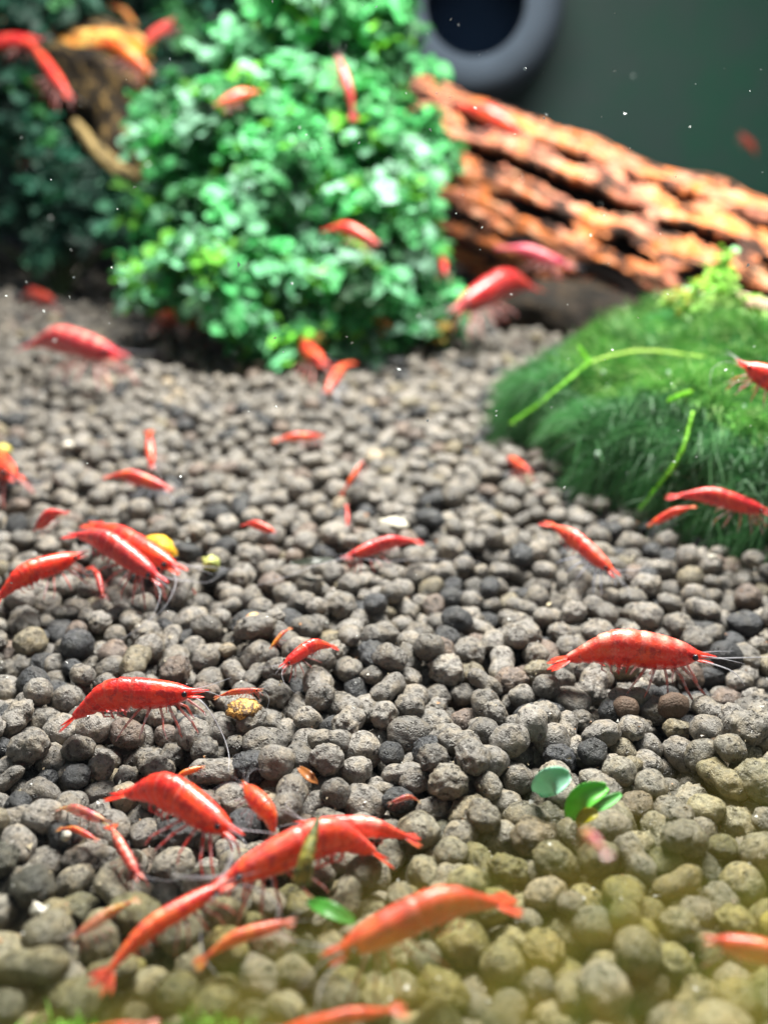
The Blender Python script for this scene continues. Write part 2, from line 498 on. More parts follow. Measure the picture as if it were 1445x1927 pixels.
# ------------------------------------------------------------------ cholla wood log
def wood_material(name, a, b, c, dark, bumpk=0.6):
    m, nt, out = new_mat(name); g = N(nt)
    pos = g('TexCoord').outputs['Object']
    al = g('Attribute', attribute_name='along').outputs['Fac']; ar = g('Attribute', attribute_name='around').outputs['Fac']
    cv = g('CombineXYZ'); g.set(cv.inputs[0], g.math('MULTIPLY', al, 0.28)); g.set(cv.inputs[1], ar)
    grain = g.noise(cv.outputs[0], 3.0, 5, 0.65); n = g.noise(pos, 0.9, 4, 0.6); n2 = g.noise(pos, 3.5, 4, 0.65)
    col = g.mix(g.ramp(n, [(0.40, 0), (0.56, 1)]), a+(1,), b+(1,))
    col = g.mix(g.ramp(n2, [(0.52, 0), (0.64, 1)]), col, c+(1,))
    col = g.mix(g.ramp(grain, [(0.43, 1.0), (0.53, 0.0)]), col, dark+(1,))
    ins = g('Attribute', attribute_name='inside').outputs['Fac']
    col = g.mix(ins, col, (0.016, 0.011, 0.010, 1))
    bs = g('BsdfPrincipled'); g.set(bs.inputs['Base Color'], col); bs.inputs['Roughness'].default_value = 0.75; bs.inputs['Specular IOR Level'].default_value = 0.15
    g.set(bs.inputs['Normal'], g.bump(g.math('ADD', grain, n2), bumpk, 0.12))
    nt.links.new(bs.outputs[0], out.inputs[0]); return m
def holed_log(name, A, B, r0, r1, holes, mat, res_a=380, res_c=190, thick=0.34, lump=0.12, seed=0, bow=0.0):
    ax = (B-A); L = ax.length; d = ax.normalized(); a, b = frame(d)
    P = np.zeros((res_a+1, res_c, 3)); Q = np.zeros_like(P); open_ = np.zeros((res_a, res_c), bool)
    al = np.zeros((res_a+1, res_c)); ar = np.zeros_like(al)
    for i in range(res_a+1):
        t = i/res_a; c = A + ax*t + Vector((0, 0, bow*math.sin(math.pi*t)))
        rad_ = r0+(r1-r0)*t
        for j in range(res_c):
            th = 2*math.pi*j/res_c
            e = a*math.cos(th)+b*math.sin(th)
            nn = noise.noise(Vector((t*L*0.45, math.cos(th)*1.4+seed, math.sin(th)*1.4)))
            n2 = noise.noise(Vector((t*L*0.5, math.cos(th)*6+seed, math.sin(th)*6)))
            n3_ = noise.noise(Vector((t*L*0.7, math.cos(th)*9+seed, math.sin(th)*9)))
            R = rad_*(1+lump*nn) + 0.16*n2 + 0.11*n3_
            P[i, j] = c+e*R; Q[i, j] = c+e*(R-thick)
            al[i, j] = t*L; ar[i, j] = th*rad_
    rnd = random.Random(seed)
    for i in range(res_a):
        for j in range(res_c):
            s = (i+.5)/res_a*L; u = (j+.5)/res_c*holes[1]
            row = int(u); fu = (u-row-.5)/holes[1]*2*math.pi*r0
            pitch = holes[0]; off = (row % 2)*0.5*pitch + (row*0.137 % 1)*0.3
            k = math.floor((s-off)/pitch); fs = s-off-(k+.5)*pitch
            h = random.Random(row*1009+k*37+seed)
            hl, hw = holes[2]*h.uniform(.65, 1.15), holes[3]*h.uniform(.6, 1.2)
            if h.random() < 0.08: continue
            w_ = 0.26*noise.noise(Vector((s*1.1, u*1.3, seed)))+.12*noise.noise(Vector((s*4, u*3, seed)))
            th_ = 2*math.pi*(j+.5)/res_c; e_ = a*math.cos(th_)+b*math.sin(th_)
            if e_.y > 0.35: continue
            if abs(fs/hl)**2.6 + abs((fu+w_)/hw)**2.2 < 1: open_[i, j] = True
    n0 = (res_a+1)*res_c
    V = np.concatenate([P.reshape(-1, 3), Q.reshape(-1, 3)])
    Fc = []
    idx = lambda i, j: i*res_c + (j % res_c)
    solid = ~open_
    for i in range(res_a):
        for j in range(res_c):
            if open_[i, j]: continue
            q = (idx(i, j), idx(i, j+1), idx(i+1, j+1), idx(i+1, j))
            Fc.append(q[::-1]); Fc.append(tuple(v+n0 for v in q))
            for (di, dj, e0, e1) in ((-1, 0, (i, j), (i, j+1)), (1, 0, (i+1, j+1), (i+1, j)), (0, -1, (i+1, j), (i, j)), (0, 1, (i, j+1), (i+1, j+1))):
                ii, jj = i+di, (j+dj) % res_c
                if ii < 0 or ii >= res_a or open_[ii, jj]:
                    p, q2 = idx(*e0), idx(*e1)
                    Fc.append((p, q2, q2+n0, p+n0))
    ctr = V.mean(0)
    me = tri_mesh(name, V-ctr, np.array(Fc), mat, True, floats={
        'along': np.tile(al.ravel(), 2), 'around': np.tile(ar.ravel(), 2), 'inside': np.concatenate([np.zeros(n0), np.ones(n0)])})
    return link(name, me, None, Vector(ctr))
WOOD = wood_material('cholla_wood', (0.80, 0.23, 0.06), (0.54, 0.20, 0.13), (0.76, 0.43, 0.26), (0.035, 0.022, 0.018), .9)
A_ = at_d(690, 262, 36.5); B_ = at_d(1700, 672, 28.5)
lg = holed_log('cholla_log', A_, B_, 2.65, 2.6, (3.3, 15, 1.62, 0.33), WOOD, seed=3, thick=.5, lump=.10)
tag(lg, 'hollow orange brown wooden log with rows of long dark holes', 'log')

DARKW = wood_material('dark_driftwood', (0.028, 0.022, 0.016), (0.045, 0.034, 0.022), (0.30, 0.19, 0.07), (0.018, 0.014, 0.012))  # tan patches put the lit ridge edges into the colour
def branch(name, pts, rads, mat, label, cat, n=26, seg=70, lump=0.25, seed=0):
    c = bez(pts, seg); V = []; Fc = []; al = []; ar = []
    L = 0
    for i, p in enumerate(c):
        d = c[min(i+1, seg-1)]-c[max(i-1, 0)]; a, b = frame(d)
        if i: L += (p-c[i-1]).length
        R = float(np.interp(i/(seg-1), np.linspace(0, 1, len(rads)), rads))
        for k in range(n):
            t = 2*math.pi*k/n; e = a*math.cos(t)+b*math.sin(t)
            m = 1+lump*noise.noise(p*0.8+e*1.3+Vector((seed, 0, 0)))+lump*0.5*noise.noise(p*0.5+e*4)
            V.append(p+e*R*m); al.append(L); ar.append(t*R)
    for i in range(seg-1):
        for k in range(n):
            Fc.append((i*n+k, i*n+(k+1) % n, (i+1)*n+(k+1) % n, (i+1)*n+k))
    base_ = Vector(c[-1])
    V += [c[0], c[-1]]; al += [0, L]; ar += [0, 0]
    T = [(f[0], f[1], f[2]) for f in Fc]+[(f[0], f[2], f[3]) for f in Fc]
    T += [(k, len(V)-2, (k+1) % n) for k in range(n)] + [((seg-1)*n+(k+1) % n, len(V)-1, (seg-1)*n+k) for k in range(n)]
    me = tri_mesh(name, np.array([v[:] for v in V])-np.array(base_[:]), T, mat, floats={'along': al, 'around': ar, 'inside': [0]*len(V)})
    return tag(link(name, me, None, base_), label, cat)
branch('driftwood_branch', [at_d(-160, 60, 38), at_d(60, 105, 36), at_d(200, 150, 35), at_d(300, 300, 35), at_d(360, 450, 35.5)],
       [1.4, 1.5, 1.7, 1.6, 1.5], DARKW, 'dark knobbly driftwood branch with lit ridges painted tan at upper left', 'driftwood', seed=2)
LITW = wood_material('painted_lit_driftwood', (0.92, 0.26, 0.03), (0.92, 0.50, 0.12), (0.85, 0.70, 0.32), (0.25, 0.10, 0.03))  # lit copy of the driftwood, brightness put into orange and yellow
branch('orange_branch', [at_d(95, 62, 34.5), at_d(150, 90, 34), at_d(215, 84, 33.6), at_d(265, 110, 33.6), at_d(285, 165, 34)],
       [0.25, 0.55, 0.55, 0.5, 0.2], LITW, 'short curved branch above the dark driftwood, lit look painted in orange and yellow', 'branch', seed=5, lump=.35, n=18, seg=40)
branch('painted_lit_ridge', [at_d(140, 230, 33.6), at_d(185, 285, 33.2), at_d(250, 335, 33), at_d(330, 350, 33.2)],  # added strip, its tan paints a lit ridge of the driftwood
       [0.15, 0.28, 0.3, 0.12], wood_material('painted_ridge_tan', (0.38, 0.27, 0.11), (0.30, 0.22, 0.10), (0.5, 0.36, 0.18), (0.08, 0.06, 0.03)), 'thin added strip painting the lit tan ridge edge of the dark driftwood', 'ridge', seed=6, n=12, seg=30)
branch('pale_stick', [at_d(1366, 560, 22.0), at_d(1410, 578, 22.0), at_d(1520, 610, 22.2)],
       [0.20, 0.27, 0.25], wood_material('pale_wood', (0.70, 0.52, 0.36), (0.75, 0.58, 0.42), (0.60, 0.40, 0.28), (0.3, 0.2, 0.14)), 'pale bare stick end poking out above the green moss mound', 'stick', seed=7, n=14, seg=24, lump=.12)
branch('added_shade_form', [at_d(940, 575, 31.5), at_d(1080, 590, 31), at_d(1200, 640, 30), at_d(1500, 720, 28)],  # added near-black form that paints the shade below the log
       [0.7, 1.0, 1.1, 1.0], wood_material('painted_shade', (0.016, 0.012, 0.010), (0.024, 0.018, 0.013), (0.05, 0.033, 0.02), (0.008, 0.007, 0.006)), 'added dark branch form painting the shade under the cholla log', 'driftwood', seed=9)

# round grey form with a dark recess, set before the back wall
def round_form():
    c = at_d(895, 2, 41.0); b = Buf(); n = 56
    prof = [(0.0, 2.6), (1.75, 2.6), (1.98, 2.3), (2.05, 0.12), (2.2, 0.0), (2.8, 0.04), (3.3, 0.35), (3.7, 1.1), (3.95, 2.4), (4.0, 3.6)]
    V = []; Fc = []
    for (r, dy) in prof:
        for k in range(n):
            t = 2*math.pi*k/n; V.append((c.x+r*math.cos(t)*1.0, c.y+dy, c.z+r*math.sin(t)))
    for i in range(len(prof)-1):
        for k in range(n): Fc.append((i*n+k, i*n+(k+1) % n, (i+1)*n+(k+1) % n, (i+1)*n+k))
    root = empty('round_grey_form', (c.x, 50, c.z), 'blurred round grey form with dark blue opening behind the log', 'filter')
    bb = Buf(); bb.add(V[3*n:], [tuple(v-3*n for v in f) for f in Fc[3*n:]])
    link('outer_rim', bb.mesh('outer_rim', simple('grey_rim', (0.070, 0.092, 0.125), 0.95, 0.35, 0.6), off=root.location), root)
    b2 = Buf(); b2.add(V[:4*n], Fc[:3*n]); link('opening', b2.mesh('opening', simple('dark_opening', (0.002, 0.005, 0.012), 0.9, 0.2, 1.0, spec=0.02), off=root.location), root)
round_form()

# ------------------------------------------------------------------ plants
def leaf_shape(seed):
    """a small forked frond of wavy, lobed ribbons"""
    r = random.Random(seed); V = []; T = []
    for b in range(r.choice((3, 4, 5))):
        a = math.radians(r.uniform(-80, 80)); ln = r.uniform(.6, 1.15); bend = r.uniform(-.9, .9); wd = r.uniform(.10, .19)
        x = y = z = 0.0; n = 6; ph = r.uniform(0, 6); k0 = len(V)
        for i in range(n+1):
            f = i/n; aa = a+bend*f
            w_ = wd*(0.45+0.9*math.sin(math.pi*min(1, f*.85+.05)))*(1+.35*math.sin(7*f+ph))*(1 if i < n else .35)
            sx, sy = -math.sin(aa), math.cos(aa); zz = .14*math.sin(5*f+ph)-.25*f*f*r.uniform(.2, 1)
            V += [(x-sx*w_, y-sy*w_, zz+.06*math.sin(9*f+ph)), (x, y, zz-.05), (x+sx*w_, y+sy*w_, zz+.06*math.cos(8*f+ph))]
            x += math.cos(aa)*ln/n; y += math.sin(aa)*ln/n
        for i in range(n):
            for q in (0, 1):
                p = k0+i*3+q; T += [(p, p+3, p+4), (p, p+4, p+1)]
    return np.array(V, float), np.array(T)
LEAVES = [leaf_shape(i) for i in range(8)]
leaf_me = [tri_mesh('leaf', v, t, LEAF_O) for v, t in LEAVES]
def rot_from(n, spin):
    n = n.normalized(); a, b = frame(n, Vector((0.3, 0.2, 1)))
    x = a*math.cos(spin)+b*math.sin(spin); y = n.cross(x)
    from mathutils import Matrix
    return Matrix((x, y, n)).transposed()
def leafy_plant(name, label, cat, blobs, per, size, cols, n_single, seed, zmin=0.1, stems=True, group=None):
    r = random.Random(seed)
    low = min(blobs, key=lambda q: q[0].z)[0]; base = Vector((low.x, low.y+0.3, 0.0))
    root = empty(name, base, label, cat, group)
    L = []
    sub_ = []
    for (c, R) in blobs:
        if R < 1.0: sub_.append((c, R)); continue
        for _ in range(int(7*R)):
            d = Vector((r.gauss(0, 1), r.gauss(0, 1)-0.5, r.gauss(0, 1))).normalized()
            sub_.append((c+d*R*r.uniform(.5, 1.12), R*r.uniform(.20, .40)))
        sub_.append((c, R*.55))
    for (c, R) in sub_:
        cnt_ = int(per*R*R*1.5)
        for _ in range(cnt_):
            d = Vector((r.gauss(0, 1), r.gauss(0, 1)-0.35, r.gauss(0, 1)+0.1)).normalized()
            rad_ = R*(r.random()**0.35)*(1+0.45*noise.noise(c+d*2.2)) + (R*r.uniform(0, .5) if r.random() < .12 else 0)
            p = c+d*rad_
            if p.z < zmin: continue
            nrm = (d*0.7+Vector((0, -0.35, 0.9))+Vector((r.gauss(0, .45), r.gauss(0, .45), r.gauss(0, .3)))).normalized()
            s = size*r.uniform(.6, 1.35)
            cc = cols[min(len(cols)-1, int(abs(noise.noise(p*0.7+Vector((seed, 0, 0))))*2.2*len(cols)*r.uniform(.5, 1.3)))]
            kk = r.uniform(.7, 1.15)*(0.55+1.0*max(0, .5+noise.noise(p*0.85+Vector((0, seed, 2)))))
            L.append((depth_of(p)-R*0.1, p, nrm, r.uniform(0, 6.28), s, tuple(x*kk for x in cc), r.randrange(8)))
    L.sort(key=lambda q: q[0])
    AV, AT, AC, bs = [], [], [], 0
    for i, (_, p, nrm, sp, s, cc, k) in enumerate(L):
        M = rot_from(nrm, sp)
        if i < n_single:
            o = link('leaf', leaf_me[k], root); o.location = p-base; o.rotation_euler = M.to_euler(); o.scale = (s, s, s); o.color = (*cc, 1)
        else:
            v = LEAVES[k][0]*s @ np.array(M.transposed()) + np.array((p-base)[:])
            AV.append(v); AT.append(LEAVES[k][1]+bs); AC.append(np.tile(cc, (len(v), 1))); bs += len(v)
    if AV:
        tag(link('foliage', tri_mesh('foliage', np.concatenate(AV), np.concatenate(AT), LEAF_S, tint=np.concatenate(AC)), root), kind='stuff')
    if stems:
        for (c, R) in blobs[:12]:
            b = Buf(); mid = (c+base)/2+Vector((r.uniform(-.5, .5), 0.5, 0))
            pts = bez([base-Vector((0, 0, .3)), mid, c], 10); tube(b, [p-base for p in pts], [0.09-0.004*i for i in range(10)], 6)
            link('stem', b.mesh('stem', STEM), root)
    return root
STEM = simple('plant_stem', (0.05, 0.09, 0.02), 0.7)
G_MAIN = [(0.025, 0.19, 0.05), (0.05, 0.33, 0.10), (0.13, 0.43, 0.22), (0.12, 0.42, 0.035), (0.24, 0.50, 0.36)]
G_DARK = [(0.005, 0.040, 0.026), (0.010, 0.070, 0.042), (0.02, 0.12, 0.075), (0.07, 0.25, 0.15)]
bl = [(640, 50, 30, 2.2), (510, 80, 30.5, 1.9), (705, 110, 31, 1.1), (560, 220, 29, 2.1), (690, 230, 29.5, 2.0), (400, 290, 29.5, 1.8), (620, 370, 28.3, 2.2),
      (470, 400, 28, 2.1), (725, 400, 29, 1.4), (320, 250, 31, 1.3), (390, 510, 27.8, 1.8), (560, 545, 27.5, 1.8), (700, 540, 28, 1.8), (275, 520, 28.6, 0.6), (800, 590, 28.4, 0.9), (310, 400, 30, .9), (830, 560, 29, .6), (760, 620, 28, .6), (470, 600, 27.6, 1.0), (640, 620, 27.8, 0.9)]
leafy_plant('leafy_bush', 'tall bright green frilly leaved bush in the centre background', 'plant',
            [(at_d(a, b, c), r) for a, b, c, r in bl], 58, 0.66, G_MAIN, 300, 5)
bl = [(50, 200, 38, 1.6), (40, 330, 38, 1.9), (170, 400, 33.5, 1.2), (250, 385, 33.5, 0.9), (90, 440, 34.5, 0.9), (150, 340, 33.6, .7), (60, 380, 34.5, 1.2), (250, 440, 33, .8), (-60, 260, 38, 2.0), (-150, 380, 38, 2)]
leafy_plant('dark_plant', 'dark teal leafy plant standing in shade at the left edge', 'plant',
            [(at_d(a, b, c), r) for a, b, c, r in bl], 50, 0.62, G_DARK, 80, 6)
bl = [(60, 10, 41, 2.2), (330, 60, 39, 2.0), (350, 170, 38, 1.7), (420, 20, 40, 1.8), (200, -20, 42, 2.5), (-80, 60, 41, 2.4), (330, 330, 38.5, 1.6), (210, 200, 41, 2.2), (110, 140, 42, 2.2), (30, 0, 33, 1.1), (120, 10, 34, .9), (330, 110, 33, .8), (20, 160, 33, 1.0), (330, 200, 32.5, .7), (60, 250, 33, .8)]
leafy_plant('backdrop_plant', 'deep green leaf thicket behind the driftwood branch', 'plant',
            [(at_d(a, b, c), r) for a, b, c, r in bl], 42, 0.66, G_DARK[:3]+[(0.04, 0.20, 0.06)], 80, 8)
# brown-yellow dead leaves at the foot of the bush
bl = [(470, 640, 27.2, .35), (380, 600, 27.5, .35), (700, 610, 27.2, .5), (600, 645, 27, .35), (820, 620, 28, .4), (250, 500, 29.5, .4)]
leafy_plant('leaf_litter', 'yellow brown wilted leaves around the foot of the green bush', 'plant',
            [(at_d(a, b, c), r) for a, b, c, r in bl], 110, 0.22, [(0.35, 0.22, 0.03), (0.25, 0.20, 0.03), (0.45, 0.18, 0.03)], 60, 9, stems=False, zmin=-0.05)

# moss mound with fine hair
def moss_material():
    m, nt, out = new_mat('moss_hair'); g = N(nt)
    tint = g('Attribute', attribute_name='tint').outputs['Color']
    b = g('BsdfPrincipled'); g.set(b.inputs['Base Color'], tint); b.inputs['Roughness'].default_value = 0.5
    t = g('BsdfTranslucent'); g.set(t.inputs['Color'], tint)
    mx = g('MixShader'); mx.inputs[0].default_value = 0.35
    nt.links.new(b.outputs[0], mx.inputs[1]); nt.links.new(t.outputs[0], mx.inputs[2]); nt.links.new(mx.outputs[0], out.inputs[0])
    return m
MOSS = moss_material()
PEARL = simple('air_pearl', (0.55, 0.72, 0.60), 0.08, .1, alpha=.6, spec=1.0)
mc = Vector((8.0, 20.1, -0.3)); ma, mb, mh = 4.9, 5.0, 2.7
def mound_pt(u, v):            # u: azimuth, v: 0 top .. 1 rim
    c = math.cos(u); s = math.sin(u)
    rr_ = math.sin(v*math.pi/2)**0.85; zz = max(0.0, math.cos(v*math.pi/2))**0.75
    lump = 1+0.34*noise.noise(Vector((c*1.9+3, s*1.9, v*2)))*.6
    return mc+Vector((ma*c*rr_*lump, mb*s*rr_*lump, mh*zz*(1+0.34*noise.noise(Vector((c*rr_*2.6, s*rr_*2.6, 5))))))
nu, nv_ = 72, 26
V = [mound_pt(2*math.pi*i/nu, j/(nv_-1))*1.0 for j in range(nv_) for i in range(nu)]
T = [(j*nu+i, j*nu+(i+1) % nu, (j+1)*nu+(i+1) % nu, (j+1)*nu+i) for j in range(nv_-1) for i in range(nu)]
moss = empty('moss_mound', mc, 'wide bright green moss mound of fine hair at the right', 'moss')
V = np.array([(v-mc)[:] for v in V])*np.array((.96, .96, .95))
link('moss_core', tri_mesh('moss_core', V, T, simple('moss_core', (0.012, 0.10, 0.02), 0.9, .4, 2.0)), moss)
nh = 72000
hr = np.random.default_rng(3)
AV = np.zeros((nh, 7, 3), np.float32); AC = np.zeros((nh, 7, 3), np.float32)
rh = random.Random(4)
for i in range(nh):
    u = rh.uniform(-math.pi*1.12, math.pi*0.12) if rh.random() < .78 else rh.uniform(0, math.pi); v = rh.random()**0.6
    if u > .4: v *= .75
    p = mound_pt(u, v); e = 0.02
    pu = mound_pt(u+e, v)-p; pv = mound_pt(u, min(1, v+e) if v < .97 else v-e)-p
    if v >= .97: pv = -pv
    nrm = pu.cross(pv)
    if nrm.length < 1e-9: nrm = Vector((0, 0, 1))
    nrm.normalize()
    if nrm.z < 0 and v < .9: nrm = -nrm
    down = pv.normalized() if pv.length > 1e-9 else Vector((0, 0, -1))
    cl = Vector((noise.noise(p*1.3), noise.noise(p*1.3+Vector((9, 0, 0))), noise.noise(p*1.3+Vector((0, 9, 0)))))
    cl2 = Vector((noise.noise(p*3.1), noise.noise(p*3.1+Vector((9, 0, 0))), noise.noise(p*3.1+Vector((0, 9, 0)))))
    ln = (0.22+0.80*v*v)*rh.uniform(.4, 1.35)
    d0 = (nrm*(1.0-0.5*v)+down*(0.35+0.7*v)+cl*1.5+cl2*1.1+Vector((rh.gauss(0, .6), rh.gauss(0, .35), rh.gauss(0, .3)))).normalized()
    d1 = (d0+down*0.5+Vector((0, 0, -0.55*v))+cl*0.5+Vector((rh.gauss(0, .2), rh.gauss(0, .2), 0))).normalized()
    if rh.random() < .22:
        d1 = (d0*.6+Vector((rh.gauss(0, .8), rh.gauss(0, .8), rh.gauss(0, .6)))).normalized()
    p1 = p+d0*ln*0.4; p2 = p1+d1*ln*0.35; p3 = p2+(d1+Vector((0, 0, -.25*v))).normalized()*ln*0.3
    side = d0.cross(Vector((0.1, 1, 0.3))).normalized()
    if rh.random() < .03: ln *= 1.7
    wd = rh.uniform(.005, .013)
    AV[i] = [(p-side*wd)[:], (p+side*wd)[:], (p1-side*wd*.85)[:], (p1+side*wd*.85)[:], (p2-side*wd*.6)[:], (p2+side*wd*.6)[:], p3[:]]
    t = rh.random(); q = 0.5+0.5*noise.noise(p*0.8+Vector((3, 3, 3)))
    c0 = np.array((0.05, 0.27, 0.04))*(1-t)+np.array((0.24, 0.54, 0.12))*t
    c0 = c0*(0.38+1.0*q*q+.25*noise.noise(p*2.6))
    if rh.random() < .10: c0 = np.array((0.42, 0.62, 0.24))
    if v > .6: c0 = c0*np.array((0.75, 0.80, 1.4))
    AC[i] = c0
AV -= np.array(mc[:], np.float32)
b0 = np.arange(nh)[:, None]*7
T = np.concatenate([b0+np.array(t) for t in ((0, 1, 3), (0, 3, 2), (2, 3, 5), (2, 5, 4), (4, 5, 6))])
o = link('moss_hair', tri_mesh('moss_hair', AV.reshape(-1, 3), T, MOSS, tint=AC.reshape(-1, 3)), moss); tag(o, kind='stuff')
for k in range(16):                                       # little air pearls caught in the hair
    u = rh.uniform(-2.9, -.3); p = mound_pt(u, rh.uniform(.35, .9)); p = p+(p-mc).normalized()*.30
    v_, t_ = ICO[2]; me_ = tri_mesh('air_bubble', v_*rh.uniform(.03, .06), t_, PEARL)
    link('air_bubble', me_, moss, p-mc)
_g = [mound_pt(-math.pi+math.pi*i/90, j/45) for i in range(91) for j in range(46)]
_x, _y, _d = project(np.array([q[:] for q in _g]))
def on_moss(x, y, lift_=0.28):
    m = (_x-x)**2+(_y-y)**2
    near_ = np.argsort(m)[:6]
    return at_d(x, y, float(_d[near_].min())-lift_)
# bright lime moss stems lying over it
LIME = simple('lime_stem', (0.30, 0.72, 0.05), 0.5, 0.25, 6)
LIME2 = simple('lime_stem_pale', (0.52, 0.75, 0.14), 0.5, 0.25, 6)
def moss_stem(pts, dia, seed, mat):
    r = random.Random(seed); c = bez(pts, 40); b = Buf(); off = mc
    tube(b, [p-off for p in c], [dia*(0.9-0.3*abs(i/39*2-1)) for i in range(40)], 6)
    for i in range(1, 39):                                  # scale-like leaflets along the stem
        d = (c[i+1]-c[i-1]).normalized(); a, q = frame(d)
        for k in range(5):
            t = r.uniform(0, 6.28); e = a*math.cos(t)+q*math.sin(t); p = c[i]-off+e*dia*0.6
            tip = p+(e*0.9+d*1.0)*dia*r.uniform(1.1, 1.9); s = d.cross(e)*dia*0.5
            b.add([p-s, p+s, tip], [(0, 1, 2)])
    link('moss_stem', b.mesh('moss_stem', mat), moss)
moss_stem([on_moss(958, 798), on_moss(1010, 763), on_moss(1060, 722), on_moss(1108, 682)], 0.032, 1, LIME)
moss_stem([on_moss(1108, 682), on_moss(1160, 667), on_moss(1225, 660), on_moss(1325, 672)], 0.026, 2, LIME2)
moss_stem([on_moss(1088, 652), on_moss(1098, 668), on_moss(1110, 683)], 0.032, 3, LIME)
moss_stem([on_moss(1202, 960), on_moss(1245, 905), on_moss(1282, 850), on_moss(1303, 775)], 0.034, 4, LIME)
moss_stem([on_moss(1255, 756), on_moss(1275, 745), on_moss(1300, 738)], 0.03, 5, LIME)
bl = [(1358, 478, 22, .30), (1350, 520, 22, .35), (1300, 560, 22, .45), (1345, 575, 21.8, .6), (1255, 568, 22, .22), (1425, 610, 21.5, .5), (1390, 595, 21.6, .4)]
leafy_plant('leafy_sprig', 'yellow green leafy sprig standing on top of the moss mound', 'plant',
            [(at_d(a, b, c), r) for a, b, c, r in bl], 120, 0.22, [(0.18, 0.42, 0.05), (0.30, 0.52, 0.10), (0.40, 0.42, 0.05), (0.30, 0.6, 0.35)], 120, 12, stems=False)

# ------------------------------------------------------------------ shrimps
ST = [(0.000, .003, -.003, .002), (0.045, .010, -.007, .006), (0.09, .017, -.016, .012), (0.12, .024, -.034, .024), (0.15, .037, -.052, .038),
      (0.19, .052, -.070, .050), (0.25, .066, -.088, .060), (0.33, .078, -.100, .067), (0.42, .084, -.103, .070), (0.47, .085, -.102, .068),
      (0.52, .086, -.108, .066), (0.58, .084, -.112, .063), (0.65, .074, -.100, .055), (0.72, .058, -.072, .043), (0.79, .044, -.047, .032),
      (0.85, .033, -.031, .025), (0.89, .022, -.018, .018)]
ST = np.array(ST)
SEG = [.47, .545, .615, .685, .75, .81, .87]
class Body:
    """local frame: +x forward, +y left, +z up, length 1 from rostrum tip to tail end"""
    def __init__(s, hump, sway, head, tailup):
        s.n = 101; s.P = []; s.D = []; p = Vector((0, 0, 0))
        for i in range(s.n):
            t = i/(s.n-1)
            ph = math.radians(head)*(1-sstep(.05, .45, t)) - math.radians(hump)*sstep(.46, .74, t) + math.radians(tailup)*sstep(.80, .95, t)
            ps = math.radians(sway)*sstep(.35, .9, t)
            d = Vector((-math.cos(ph)*math.cos(ps), math.sin(ps)*math.cos(ph), math.sin(ph)))
            s.P.append(p.copy()); s.D.append(d); p = p+d/(s.n-1)
    def fr(s, t):
        k = min(s.n-1, max(0, t*(s.n-1))); i = int(k); f = k-i; j = min(i+1, s.n-1)
        p = s.P[i].lerp(s.P[j], f); d = s.D[i]
        side = Vector((0, 0, 1)).cross(-d).normalized(); up = (-d).cross(side).normalized()
        return p, d, side, up
def xform(H, T, body, roll):
    h = body.P[0]; t = body.P[-1]
    lv = (h-t); wv = (H-T); scl = wv.length/lv.length
    def basis(f, upg):
        f = f.normalized(); s = upg.cross(f).normalized(); u = f.cross(s); return f, s, u
    lf, ls, lu = basis(lv, Vector((0, 0, 1)))
    up = Vector((0, 0, 1))
    if abs(wv.normalized().z) > 0.9: up = Vector((0, -1, 0.2))
    wf, ws, wu = basis(wv, up)
    c, s_ = math.cos(roll), math.sin(roll)
    ws, wu = ws*c+wu*s_, wu*c-ws*s_
    def X(p):
        q = p-h
        return H + (wf*q.dot(lf)+ws*q.dot(ls)+wu*q.dot(lu))*scl
    return X, scl
def interp(t, col): return float(np.interp(t, ST[:, 0], ST[:, col]))
